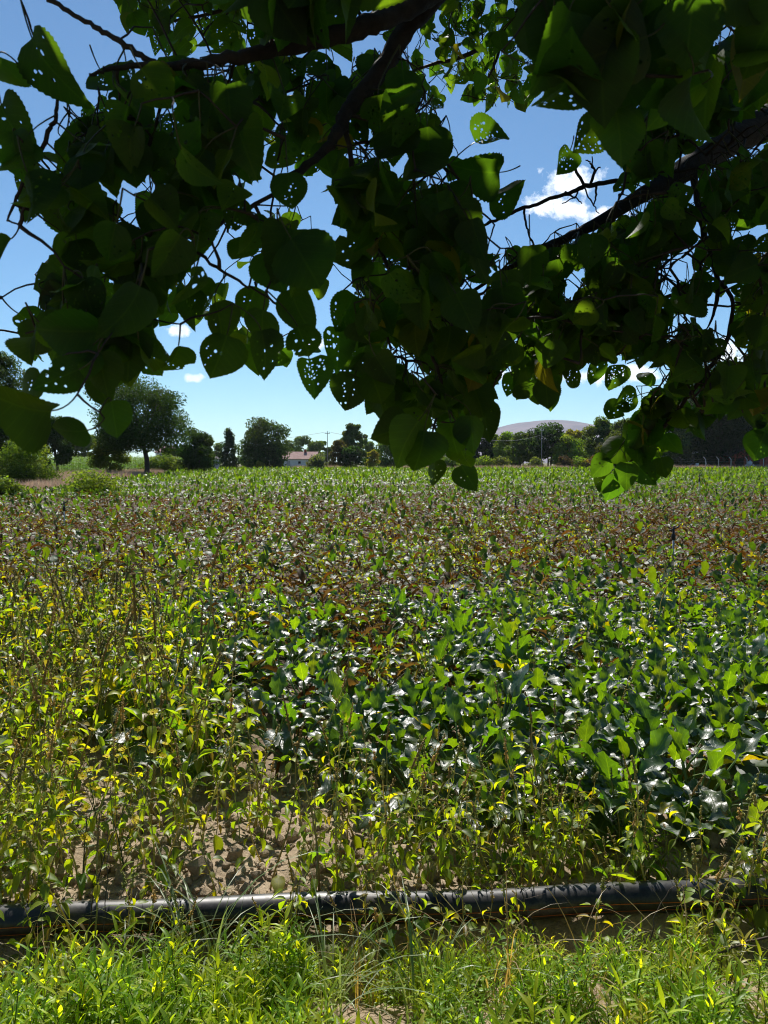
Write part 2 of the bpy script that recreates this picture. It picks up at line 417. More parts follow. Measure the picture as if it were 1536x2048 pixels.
def blade(mb, base, d, length, width, bend, nu, nv, mat, tint, twist=0.0, fold=0.25, ruffle=0.0, prof=None, ragged=0.0, curl=0.0, pw=1.4):
    """leaf blade that leaves BASE along D and bends downward; cross section folded, edges ruffled"""
    d = unit(d); el = math.asin(np.clip(d[2], -1, 1)); az = math.atan2(d[1], d[0])
    v = np.linspace(0, 1, nv); e = el - bend * v ** pw
    t = np.stack([np.cos(e) * math.cos(az), np.cos(e) * math.sin(az), np.sin(e)], 1)
    ctr = base + np.concatenate([[[0, 0, 0]], np.cumsum((t[1:] + t[:-1]) * .5 * (length / (nv - 1)), 0)])
    s = np.tile(np.array([-math.sin(az), math.cos(az), 0]), (nv, 1)); nn = np.cross(t, s)
    nn = np.where((nn[:, 2:] < 0) & (e[:, None] > -1.5), -nn, nn) if False else nn
    tw = twist * v
    s2 = s * np.cos(tw)[:, None] + nn * np.sin(tw)[:, None]; n2 = -s * np.sin(tw)[:, None] + nn * np.cos(tw)[:, None]
    if prof is None: wv = np.sin(np.pi * np.clip(v, 0, 1) ** 0.8) ** 0.8
    else: wv = np.interp(v, prof[0], prof[1])
    u = np.linspace(-1, 1, nu)
    wid = (width / 2) * wv[:, None] * (1 + rng.uniform(-ragged, ragged, (nv, nu)) * np.abs(u)[None])
    k = rng.uniform(9, 15); ph = rng.uniform(0, 6.3, 2)
    cr_ = ruffle * width * .24 * np.sin(rng.uniform(14, 22) * v[:, None] + 4 * u[None] + ph[1]) * np.sin(3.1 * u[None] + ph[0]) * wv[:, None]
    ruf = cr_ + ruffle * width * (np.abs(u)[None] ** 1.5) * np.sin(k * v[:, None] + np.where(u < 0, ph[0], ph[1])[None]) * wv[:, None]
    across = u[None] * wid; ang = fold + curl * np.abs(u)[None]
    V = ctr[:, None] + s2[:, None] * (across * np.cos(ang))[..., None] + n2[:, None] * (np.abs(across) * np.sin(ang) + ruf)[..., None]
    luv = np.stack(np.broadcast_arrays(u[None] * np.maximum(wv, .05)[:, None] * 0.5, v[:, None]), -1)
    mb.add(V.reshape(-1, 3), grid_faces(nu, nv), mat, tint, luv.reshape(-1, 2))
    return ctr[-1]

def arc(base, d, length, bend, n=5, pw=1.5):
    d = unit(d); el = math.asin(d[2]); az = math.atan2(d[1], d[0])
    v = np.linspace(0, 1, n); e = el - bend * v ** pw
    t = np.stack([np.cos(e) * math.cos(az), np.cos(e) * math.sin(az), np.sin(e)], 1)
    return base + np.concatenate([[[0, 0, 0]], np.cumsum((t[1:] + t[:-1]) * .5 * (length / (n - 1)), 0)]), t[-1]

BEET_PROF = ([0, .04, .15, .35, .55, .75, .9, 1], [.10, .35, .72, 1.0, .95, .72, .40, .04])
def beet(n, brown, nu=5, nv=9, k=5, size=1.0, wilt=0.0, yellow=0.03):
    """returns (leaves, stalks)"""
    L, S = MB(), MB(); g = rng.uniform(0, 6.3)
    for i in range(n):
        f = (i + .5) / n; az = g + i * 2.399 + U(-.35, .35)
        el = R(82) - f * R(44) + U(-.15, .15) - wilt * U(.2, .9)
        d = np.array([math.cos(el) * math.cos(az), math.cos(el) * math.sin(az), math.sin(el)])
        b0 = np.array([math.cos(az), math.sin(az), 0]) * .018 * size
        lp = size * U(.16, .27) * (1 - .35 * wilt)
        pts, dd = arc(b0, d, lp, (U(.05, .35) if f < .22 else U(.15, .6)) + wilt * .5, 5 if k > 3 else 3)
        isb = rng.random() < brown; isy = (not isb) and rng.random() < yellow
        c = col(BROWNS[rng.integers(len(BROWNS))]) if isb else col(YELLOWS[rng.integers(2)]) if isy else col(GREENS[rng.integers(4)])
        sc_ = np.array((.17, .25, .09)) if not isb else np.array((.16, .12, .06))
        if k: tube(S, pts, np.linspace(.0062, .0036, len(pts)) * size, k, 0, sc_ * U(.8, 1.2), cap=False)
        lb = size * U(.115, .195); wb = lb * U(.42, .62) * (U(.35, .75) if isb else 1)
        blade(L, pts[-1], dd, lb, wb, (U(.05, .6) if f < .22 else max(.1, math.asin(np.clip(unit(dd)[2], -1, 1)) + U(-.25, .75))) + (1.1 if isb else 0) * U(.4, 1), nu, nv, int(isb), c, U(-.8, .8), U(.04, .3), U(.09, .22), BEET_PROF, .22, U(0, .3) + (U(.3, .9) if isb else 0), 1.4 if f < .22 else .5)
    return L, S

PIG_PROF = ([0, .08, .25, .45, .7, .9, 1], [.05, .5, .95, 1, .65, .22, .02])
def spike(mb, base, d, length, r, tint, dens=1.0):
    """knobbly seed spike"""
    pts, _ = arc(base, d, length, U(-.1, .35), 6)
    v = np.linspace(0, 1, 6); tube(mb, pts, r * .55 * (1 - v * .75), 5, 0, np.array(tint) * .7)
    n = int(34 * dens * max(.35, length / .12))
    oc = np.array([(1, 0, 0), (-.2, .85, 0), (-.2, -.85, 0), (.3, 0, 1.0), (.2, 0, -.8)]); of = [(0, 1, 3), (1, 2, 3), (2, 0, 3), (1, 0, 4), (2, 1, 4), (0, 2, 4)]
    q = rng.random(n) ** .9; c = np.stack([np.interp(q, v, pts[:, j]) for j in range(3)], 1)
    a = rng.uniform(0, 6.3, n); rr = r * (1 - q * .8) * rng.uniform(.55, 1, n)
    side = np.stack([np.cos(a), np.sin(a), rng.uniform(-.2, .5, n)], 1)
    s_ = r * rng.uniform(.4, .75, n)
    W = (c + side * rr[:, None])[:, None] + np.einsum('nij,vj->nvi', rotz(a), oc) * s_[:, None, None]
    F = np.array(of)[None] + (np.arange(n) * 5)[:, None, None]
    t = np.array(tint)[None, None] * rng.uniform(.6, 1.5, (n, 1, 1)) * np.ones((n, 5, 3))
    mb.add(W.reshape(-1, 3), F, 0, t.reshape(-1, 3))

def pigweed(h, dens=1.0, nu=3, nv=6, k=6, branch=True, yel=0.35, dry=0.15):
    """returns (leaves, stem, seed_head)"""
    L, S, H = MB(), MB(), []
    def one(*a):
        H.append(MB()); spike(H[-1], *a)
    lean = rng.uniform(-.26, .26, 2); n = 8; v = np.linspace(0, 1, n)
    ph = rng.uniform(0, 6.3, 2); wob = .012 * h / .4
    pts = np.stack([lean[0] * v * h + wob * np.sin(v * 6 + ph[0]), lean[1] * v * h + wob * np.sin(v * 5 + ph[1]), v * h], 1); pts -= pts[:1]
    stc = col((.42, .40, .13), .3)
    tube(S, pts, np.linspace(.0042, .0016, n) * (h / .45) ** .6, k, 0, stc)
    nl = int(h / .024 * dens); st = col((.34, .32, .13), .3); g = U(0, 6.3)
    for i in range(nl):
        f = .14 + .8 * (i + U(0, .8)) / nl; az = g + i * 2.399 + U(-.5, .5)
        b = np.array([np.interp(f, v, pts[:, j]) for j in range(3)])
        el = U(-.5, .6); d = np.array([math.cos(el) * math.cos(az), math.cos(el) * math.sin(az), math.sin(el)])
        top = f > .62
        ln = U(.045, .09) * (1.25 - .7 * f) * (1 if k > 3 else 1.25) * (h / .45) ** .4
        pt, dd = arc(b, d, ln * U(.4, .8), U(.1, .8), 4 if k > 3 else 2)
        if k > 3: tube(S, pt, .0009, 3, 0, stc, cap=False)
        r_ = rng.random()
        c = col((.27, .28, .018)) if r_ < yel * .35 else col((.17, .225, .022)) if r_ < yel + .25 else col((.15, .12, .06)) if r_ > 1 - dry else col((.09, .145, .028))
        blade(L, pt[-1], dd, ln, ln * U(.45, .66) * (.6 if r_ > 1 - dry else 1), U(.1, 1.3), nu, nv, 0, c, U(-.7, .7), U(.05, .45), U(0, .06), PIG_PROF, 0, U(0, .6), 1.2)
        if top and branch and rng.random() < .34:
            one(b, unit(d + [0, 0, U(.6, 1.6)]), U(.015, .05) * (h / .4) ** .5, U(.0055, .009), st, dens)
    one(pts[-1] - [0, 0, .01], unit([lean[0], lean[1], 1]), U(.05, .13) * (h / .45) ** .7, U(.0085, .013), st, dens)
    return L, S, H

LANCE = ([0, .12, .35, .6, .85, 1], [.15, .7, 1, .8, .35, .02])
def weed(h, ns, nu=3, nv=5, k=4, spread=.06):
    """low leafy weed: several stems set with lance-shaped leaves; returns (leaves, stems)"""
    L, S = MB(), MB()
    dryw = rng.random() < .12
    for q in range(ns):
        hh = h * U(.55, 1.05); az0 = U(0, 6.3); ln_ = U(.0, .45); n = 6; v = np.linspace(0, 1, n)
        base = np.array([U(-1, 1), U(-1, 1), 0]) * spread * .5
        pts = base + np.stack([math.cos(az0) * ln_ * hh * v ** 1.4, math.sin(az0) * ln_ * hh * v ** 1.4, v * hh], 1)
        sc_ = col((.13, .16, .04), .3)
        tube(S, pts, np.linspace(.0019, .0009, n), k, 0, sc_, cap=False)
        nl = int(hh / .0095); g = U(0, 6.3); base_c = col((.20, .29, .026), .22) if rng.random() < .75 else col((.11, .20, .03), .2)
        if dryw: base_c = col((.20, .21, .06), .25)
        for i in range(nl):
            f = .12 + .88 * (i + U(0, .7)) / nl; f = min(f, 1); az = g + i * 2.399 + U(-.4, .4)
            b = np.array([np.interp(f, v, pts[:, j]) for j in range(3)])
            el = U(.15, .8) + .55 * f ** 3; d = np.array([math.cos(el) * math.cos(az), math.cos(el) * math.sin(az), math.sin(el)])
            ln = U(.032, .06) * (1.0 - .35 * abs(f - .55)) * (h / .2) ** .4
            blade(L, b, d, ln, ln * U(.145, .23), U(.1, 1.0), nu, nv, 0, base_c * U(.75, 1.3) * (np.array([1.25, 1.1, .9]) if f > .8 else 1), U(-.5, .5), U(.1, .5), 0, LANCE, 0, 0, 1.3)
    return L, S

def grass_tuft(n, h, tint, width=.004, bendlo=.6, bendhi=2.2, spread=.04):
    G = MB()
    for i in range(n):
        az = U(0, 6.3); el = U(.9, 1.5); d = np.array([math.cos(el) * math.cos(az), math.cos(el) * math.sin(az), math.sin(el)])
        b = np.array([U(-1, 1), U(-1, 1), 0]) * spread
        blade(G, b, d, h * U(.5, 1.1), width * U(.6, 1.3), U(bendlo, bendhi), 3, 8, 0, col(tint, .25), U(-.6, .6), U(.1, .5), 0, ([0, .3, .7, 1], [.7, 1, .7, .03]), 0, 0, 1.6)
    return G
# ------------------------------------------------------------------ the beet field
def in_view(x, y, z=0.15, m=30):
    q = proj(np.stack([x, y, np.broadcast_to(z, np.shape(x))], -1))
    return (q[:, 0] > -m) & (q[:, 0] < 1536 + m) & (q[:, 1] < 2048 + m) & (np.asarray(y) > .3)
def scatter(x0, x1, y0, y1, dx, dy, jit=.9):
    gx, gy = np.meshgrid(np.arange(x0, x1, dx), np.arange(y0, y1, dy))
    gx, gy = gx.ravel(), gy.ravel()
    return gx + rng.uniform(-.5, .5, gx.shape) * dx * jit, gy + rng.uniform(-.5, .5, gy.shape) * dy * jit
def p_brown(x, y):
    b = np.interp(y, [4.0, 4.9, 6.5, 9, 14, 20, 28, 36, 50], [.03, .12, .42, .68, .9, .88, .6, .22, .05])
    return np.clip(b * .85 + .34 * vnoise(x, y, 2.6, 8) * (b > .05) + .2 * vnoise(x, y, .9, 9) * (b > .05), 0, .95)
def in_field(x, y):
    left = np.interp(y, [0, 30, 36, 70, 130], [-30, -22, -15, -20.5, -34])
    return (x > left)

beet_lib = {}
for kind, br, wl in (('green', .0, 0), ('mixed', .38, .12), ('brown', .88, .3)):
    beet_lib[kind] = [beet(int(rng.integers(15, 22)), br, 7, 17, wilt=wl) for _ in range(6 if kind == 'green' else 4)]
beet_lo = {}
for kind, br, wl in (('green', .0, 0), ('mixed', .38, .12), ('brown', .88, .3)):
    beet_lo[kind] = [beet(9, br, 3, 5, 0, size=1.08, wilt=wl) for _ in range(6)]
beet_far = {}
for kind, br, wl in (('green', .0, 0), ('mixed', .4, .1), ('brown', .85, .25)):
    beet_far[kind] = [beet(8, br, 3, 3, 0, size=1.5, wilt=wl) for _ in range(6)]
lib_mesh = {k: [(l.mesh('beet_leaves', [M['beet'], M['withered']]), s.mesh('beet_stalks', [M['stalk']])) for l, s in v] for k, v in beet_lib.items()}

def kind_of(x, y):
    b = p_brown(x, y); r = rng.random(len(x))
    return np.where(r < b * .75, 2, np.where(r < b * 1.35, 1, 0))
KN = ('green', 'mixed', 'brown')

# near beets stand in front right of the soil patch
front = lambda x: np.interp(x, [-2.6, -1.0, -.45, .0, .35, .75, 1.2, 2.6], [3.7, 3.55, 3.3, 3.15, 3.0, 2.82, 2.74, 2.74])
bx, by = scatter(-8, 10, 2.8, 11, .31, .27)
ok = (by > front(bx)) & (rng.random(len(bx)) < np.clip(.7 + .35 * (bx + 1.2) , .5, 1) + .45 * (by > 5.5))
bx, by = bx[ok], by[ok]
vis = in_view(bx, by, .2)
order = np.argsort(np.where(vis, by, 99)); indiv = order[:285]; rest = order[285:]
kd = kind_of(bx, by)
def add_beet(x, y, kind, v, label, group, sc_=1.0, rz=None):
    e = empty('sugar_beet_plant', (x, y, float(gz(x, y)) - .006), label, 'beet plant', group, U(0, 6.3) if rz is None else rz, sc_)
    l, s = lib_mesh[kind][v % len(lib_mesh[kind])]
    link('leaves', l, e); link('stalks', s, e)
    return e
BL = {'green': ('sugar beet plant with a full rosette of glossy dark green leaves in the near field', 'green beet plants in the near field'),
      'mixed': ('sugar beet plant with some of its green leaves turned brown in the near field', 'part browned beet plants'),
      'brown': ('withered sugar beet plant with curled brown leaves among the green ones', 'withered beet plants')}
for i in indiv:
    k = KN[kd[i]]
    add_beet(bx[i], by[i], k, int(i), BL[k][0], BL[k][1], U(.85, 1.12) if by[i] < 5 else U(.72, 1.05))

# one beet by the pipe hangs two long leaves over the soil
L, S = beet(11, 0, yellow=0)
for (az, el, lp, be, lb, wb) in ((-1.05, .62, .20, .95, .23, .145), (-1.85, .5, .15, 1.1, .23, .15), (-2.3, .7, .18, .9, .2, .13), (-.5, .6, .2, .8, .2, .13)):
    d = np.array([math.cos(el) * math.cos(az), math.cos(el) * math.sin(az), math.sin(el)])
    pts, dd = arc(np.zeros(3), d, lp, be, 7); tube(S, pts, np.linspace(.0065, .004, 7), 6, 0, (.16, .22, .08), cap=False)
    blade(L, pts[-1], dd, lb, wb, .75, 7, 13, 0, col(GREENS[0], .1), U(-.3, .3), .22, .07, BEET_PROF, .1, .2)
bp_ = on_plane(1262, 1640, 0.0)
e = empty('sugar_beet_plant', (bp_[0], bp_[1], float(gz(bp_[0], bp_[1]))), 'big sugar beet plant drooping two long broad leaves towards the pipe', 'beet plant', 'green beet plants in the near field')
L.build('leaves', [M['beet'], M['withered']], e); S.build('stalks', M['stalk'], e)
# one with an orange leaf
L, S = beet(12, 0, yellow=0)
for az, tc_ in ((-1.3, (.16, .035, .004)), (-.9, (.085, .05, .006))):
    d = np.array([math.cos(az) * .6, math.sin(az) * .6, .8]); pts, dd = arc(np.zeros(3), d, .2, .5, 6)
    tube(S, pts, .004, 5, 0, (.25, .2, .05), cap=False); blade(L, pts[-1], dd, .17, .10, .9, 5, 11, 0, tc_, .2, .25, .1, BEET_PROF, .1, .2)
bp_ = on_plane(1305, 1560, 0.0)
e = empty('sugar_beet_plant', (bp_[0], bp_[1], float(gz(bp_[0], bp_[1]))), 'sugar beet plant with one orange yellowed leaf among its green ones', 'beet plant', 'green beet plants in the near field')
L.build('leaves', M['beet'], e); S.build('stalks', M['stalk'], e)

# the rest of the crop
crop = MB()
def put_crop(lib, x, y, smin, smax, zoff=0):
    kd = kind_of(x, y); vi = rng.integers(0, 6, len(x))
    for k in range(3):
        ts = lib[KN[k]]
        for v in range(len(ts)):
            i = np.where((kd == k) & (vi % len(ts) == v))[0]
            if len(i) == 0: continue
            tm = ts[v][0].arrays()
            tn = np.ones((len(i), 3)) * rng.uniform(.72, 1.28, (len(i), 1))
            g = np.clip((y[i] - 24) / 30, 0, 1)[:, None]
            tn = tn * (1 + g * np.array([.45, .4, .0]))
            place(crop, tm, np.stack([x[i], y[i], gz(x[i], y[i]) + zoff], 1), rotz(rng.uniform(0, 6.3, len(i))), rng.uniform(smin, smax, len(i)), tn)
put_crop(beet_lo, bx[rest], by[rest], .8, 1.1)
x, y = scatter(-12, 12, 11, 20, .40, .32); ok = in_field(x, y) & (np.abs(x) < y * .62 + 1)
put_crop(beet_lo, x[ok], y[ok], .8, 1.1)
x, y = scatter(-26, 26, 20, 38, .52, .5); ok = in_field(x, y) & (np.abs(x) < y * .6 + 1)
put_crop(beet_far, x[ok], y[ok], .75, 1.0)
x, y = scatter(-48, 52, 38, 75, .85, .8); ok = in_field(x, y) & (np.abs(x) < y * .58 + 2)
put_crop(beet_far, x[ok], y[ok], 1.0, 1.35, .02)
x, y = scatter(-84, 88, 75, 132, 1.25, 1.3); ok = in_field(x, y) & (np.abs(x) < y * .58 + 2)
put_crop(beet_far, x[ok], y[ok], 1.25, 1.7, .02)
tag(crop.build('beet_crop', [M['beet_crop'], M['withered']]), 'sugar beet crop stretching to the trees, browned across the middle', 'crop', kind='stuff')

# ------------------------------------------------------------------ pigweed
pig_hi = [pigweed(U(.34, .52), 1.0) for _ in range(9)] + [pigweed(U(.42, .6), .55, yel=.7) for _ in range(2)]
pig_mesh = [(l.mesh('pigweed_leaves', [M['pig']]), s.mesh('pigweed_stem', [M['stem']]), [q.mesh('pigweed_seed_head', [M['seed']]) for q in h]) for l, s, h in pig_hi]
def add_pig(x, y, v, sc_, label, group, tilt=None):
    e = empty('pigweed', (x, y, float(gz(x, y)) - .004), label, 'weed', group, U(0, 6.3), sc_)
    t = tilt or (U(-.14, .14), U(-.14, .14)); e.rotation_euler[0], e.rotation_euler[1] = t
    l, s, h = pig_mesh[v % len(pig_mesh)]
    link('stem', s, e); link('leaves', l, e)
    for q in h: link('seed_head', q, e)
px_, py_ = [], []
def pick(n, fx, fy):
    x = fx(n); y = fy(n, x); return x, y
# along the soil patch behind the pipe, and thick on the left
n = 128; x = rng.uniform(-1.7, 1.0, n); y = pipe_y(x) + .09 + np.abs(rng.normal(0, .34, n)); s = rng.uniform(.5, 1.0, n)
px_.append((x, y, s))
n = 52; x = np.where(rng.random(n) < .7, rng.uniform(-1.6, .3, n), rng.uniform(.3, 1.7, n)); y = pipe_y(x) - rng.uniform(.05, .3, n); s = rng.uniform(.5, .95, n)
px_.append((x, y, s))
n = 22; x = rng.uniform(.2, 1.15, n); y = pipe_y(x) + rng.uniform(.08, .25, n); s = rng.uniform(.45, .7, n)
px_.append((x, y, s))
n = 66; y = rng.uniform(2.85, 4.6, n); x = -y * rng.uniform(.2, .56, n) ** 1.0; s = rng.uniform(.8, 1.3, n)
px_.append((x, y, s))
n = 22; y = rng.uniform(3.4, 5.5, n); x = y * rng.uniform(-.15, .5, n); s = rng.uniform(.65, 1.05, n)
px_.append((x, y, s))
x = np.concatenate([a[0] for a in px_]); y = np.concatenate([a[1] for a in px_]); s = np.concatenate([a[2] for a in px_])
qq = proj(np.stack([x, y, x * 0 + .2], 1)); drop = (qq[:, 0] > 110) & (qq[:, 0] < 340) & (y > pipe_y(x)) & (y < 3.0) & (rng.random(len(x)) < .4)
x, y, s = x[~drop], y[~drop], s[~drop]
for i in range(len(x)):
    dy = y[i] - pipe_y(x[i])
    if dy < 0: lab, gr = 'slender yellow green pigweed growing in front of the black pipe', 'pigweeds in front of the pipe'
    elif dy < .75: lab, gr = 'pigweed with a knobbly seed spike on the bare soil behind the pipe', 'pigweeds on the bare soil'
    elif x[i] < 0: lab, gr = 'tall yellowing pigweed going to seed in the weedy left of the field', 'tall pigweeds in the weedy left side'
    else: lab, gr = 'pigweed with a brown seed spike standing up among the beets', 'pigweeds among the beets'
    add_pig(x[i], y[i], i, s[i], lab, gr)
# some one can tell apart
q = P(345, 1560, 4.3)
add_pig(q[0], 4.3, 9, 1.75, 'tallest pigweed on the left, its long seed spike standing high over the others', 'tall pigweeds in the weedy left side', (.05, .05))
q = P(300, 1640, 3.0); add_pig(q[0], 3.0, 10, 1.45, 'thick pale stemmed pigweed leaning right beside the yellow flowers', 'tall pigweeds in the weedy left side', (.0, .12))
for px, py, v_, s_ in ((1478, 1822, 3, .8), (1500, 1800, 6, .9), (1525, 1825, 1, .95), (1462, 1845, 7, .6), (1545, 1812, 5, 1.0), (1510, 1850, 0, .7)):
    q = on_plane(px, py, 0); add_pig(q[0], q[1], v_, s_, 'pigweed in the cluster hiding the right end of the pipe', 'pigweeds at the right end of the pipe')
q = on_plane(1425, 1812, 0); add_pig(q[0], q[1], 2, 1.0, 'two stemmed upright pigweed with curled leaves in front of the right end of the pipe', 'pigweeds in front of the pipe', (.02, .0))
q = on_plane(1310, 1818, 0); add_pig(q[0], q[1], 4, 1.0, 'lone pale pigweed just left of the upright one at the right end of the pipe', 'pigweeds in front of the pipe', (.0, -.03))
pig_lo = [pigweed(U(.36, .54), .95, 3, 4, 3, branch=False, yel=.35, dry=.2) for _ in range(7)]
def tiltx(a):
    c, s = np.cos(a), np.sin(a); z = np.zeros_like(a); o = np.ones_like(a)
    return np.stack([np.stack([o, z, z], -1), np.stack([z, c, -s], -1), np.stack([z, s, c], -1)], -2)
pw = MB()
def put_pig(x, y, smin, smax):
    vi = rng.integers(0, 7, len(x))
    for v in range(7):
        i = np.where(vi == v)[0]; s = rng.uniform(smin, smax, len(i)); rm = np.einsum('nij,njk->nik', rotz(rng.uniform(0, 6.3, len(i))), tiltx(rng.normal(0, .16, len(i)))); ps = np.stack([x[i], y[i], gz(x[i], y[i])], 1)
        tn = np.ones((len(i), 3)) * rng.uniform(.75, 1.2, (len(i), 1)) * np.where(rng.random((len(i), 1)) < .4, [[.95, .82, .8]], [[1, 1, 1]])
        for j, q in [(0, pig_lo[v][0]), (1, pig_lo[v][1])] + [(2, q) for q in pig_lo[v][2]]: place(pw, q.arrays(), ps, rm, s, tn, j)
n = 120; x = np.where(rng.random(n) < .6, -1, 1) * rng.uniform(1.75, 3.6, n); y = rng.uniform(2.55, 4.0, n); put_pig(x, y, .6, 1.0)
n = 230; y = rng.uniform(3.6, 6.5, n); x = -y * rng.uniform(.26, .6, n); put_pig(x, y, .8, 1.2)
n = 200; y = rng.uniform(5.2, 11, n); x = -y * rng.uniform(.12, .6, n); put_pig(x, y, .6, .98)
n = 220; y = rng.uniform(5.5, 13, n); x = y * rng.uniform(-.1, .58, n); put_pig(x, y, .6, .95)
n = 160; y = rng.uniform(12, 24, n); x = y * rng.uniform(-.58, .5, n); put_pig(x, y, .65, 1.0)
n = 0; y = rng.uniform(26, 40, n); x = -y * rng.uniform(.36, .54, n); put_pig(x, y, 1.1, 1.8)
tag(pw.build('pigweed_growth', [M['pig'], M['stem'], M['seed']]), 'brownish pigweeds going to seed throughout the middle of the beet field', 'weeds', kind='stuff')

# ------------------------------------------------------------------ low green weeds in front of the pipe
weeds = [weed(U(.17, .25), int(rng.integers(6, 10)), spread=.1) for _ in range(12)]
wm = [(l.mesh('weed_leaves', [M['weed']]), s.mesh('weed_stems', [M['stem']])) for l, s in weeds]
x, y = scatter(-1.5, 1.55, 1.36, 2.36, .086, .080)
cl = vnoise(x, y, .3, 21) + .5 * vnoise(x, y, .14, 22)
hole = (np.hypot((x - .60) / .09, (y - 2.0) / .10) < 1) | (np.hypot((x + .05) / .14, (y - 1.93) / .16) < 1) | (np.hypot((x - 1.0) / .13, (y - 1.98) / .12) < 1)
ok = (cl > -.7) & ~hole & (y < pipe_y(x) - np.where(x > .85, .13, .2))
x, y, cl = x[ok], y[ok], cl[ok]
o = np.argsort(np.where(in_view(x, y, .15, 10), 0, 5) - y * .01)
rest_w = o[300:]; o = o[:300]
for j, i in enumerate(o):
    s = np.interp(y[i], [1.4, 1.9, 2.2], [1.0, .88, .56]) * (1 + .42 * cl[i]) * U(.8, 1.15)
    e = empty('leafy_weed', (x[i], y[i], float(gz(x[i], y[i])) - .01), 'low bright green weed with narrow pointed leaves in front of the pipe', 'weed', 'low green weeds in front of the pipe', U(0, 6.3), s)
    l, st = wm[j % 12]; link('leaves', l, e); link('stems', st, e)
gc = MB()
for v in range(12):
    n = 26; gx = np.where(rng.random(n) < .5, -1, 1) * rng.uniform(1.5, 3.4, n); gy = rng.uniform(1.2, 2.35, n)
    for j in range(2): place(gc, weeds[v][j].arrays(), np.stack([gx, gy, gz(gx, gy) - .01], 1), rotz(rng.uniform(0, 6.3, n)), rng.uniform(.7, 1.05, n), None, j)
for v in range(12):
    i = rest_w[v::12]
    for j in range(2): place(gc, weeds[v][j].arrays(), np.stack([x[i], y[i], gz(x[i], y[i]) - .01], 1), rotz(rng.uniform(0, 6.3, len(i))), rng.uniform(.75, 1.1, len(i)), None, j)
tag(gc.build('ground_cover', [M['weed'], M['stem']]), 'mat of low bright green weeds nearest the viewer', 'weeds', kind='stuff')
# scraps of dry litter between them
lit = MB(); n = 900
lx, ly = rng.uniform(-1.6, 1.6, n), rng.uniform(1.4, 2.9, n)
for i in range(n):
    az = U(0, 6.3); d = np.array([math.cos(az), math.sin(az), U(-.1, .35)])
    blade(lit, np.array([lx[i], ly[i], float(gz(lx[i], ly[i])) + .006]), d, U(.02, .09), U(.002, .008), U(-.3, .7), 3, 4, 0, col((.30, .23, .13), .4), U(-1, 1), .3, 0)
tag(lit.build('plant_litter', M['dry']), 'dry straw coloured stalk and leaf litter on the soil', 'litter', kind='stuff')

# grass
tufts = [grass_tuft(30, .50, (.22, .27, .13), .006), grass_tuft(24, .44, (.18, .24, .10), .0055), grass_tuft(16, .42, (.36, .27, .12)), grass_tuft(26, .38, (.20, .25, .11), .005)]
tm_ = [t.mesh('grass_tuft', [M['grass']]) for t in tufts]
for (px, py, v, s, lab) in ((395, 1965, 0, 1.25, 'arching pale grass tuft in front of the pipe, largest of the tufts'), (455, 1935, 1, 1.2, 'grass tuft with thin arching blades just beside the largest tuft'),
        (330, 1930, 3, 1.0, 'short grass tuft left of the largest arching tuft'), (250, 1975, 0, .95, 'grass tuft rising among green weeds at the lower left'), (560, 1950, 3, 1.0, 'grass tuft in front of the pipe right of the largest tuft'),
        (1180, 2010, 2, 1.0, 'straw coloured grass tuft at the bottom edge right of the middle'), (720, 1990, 2, .9, 'straw grass tuft among green weeds left of the middle'), (1010, 2020, 2, 1.1, 'dry straw coloured grass tuft with bent seed stalks near the bottom edge'), (850, 2040, 1, 1.0, 'thin grass tuft at the bottom edge near the middle'), (1375, 1985, 2, .85, 'straw grass tuft on the bare patch in front of the pipe at right'),
        (90, 2030, 2, .8, 'dry grass tuft in the bottom corner at left'), (660, 2030, 0, .9, 'green grass tuft among weeds at the bottom edge left of the middle')):
    q = on_plane(px, py, 0)
    o_ = link('grass_tuft', tm_[v], None, (q[0], q[1], float(gz(q[0], q[1])))); o_.rotation_euler = (0, 0, U(0, 6.3)); o_.scale = (s, s, s)
    tag(o_, lab, 'grass tuft', 'grass tufts in front of the pipe')

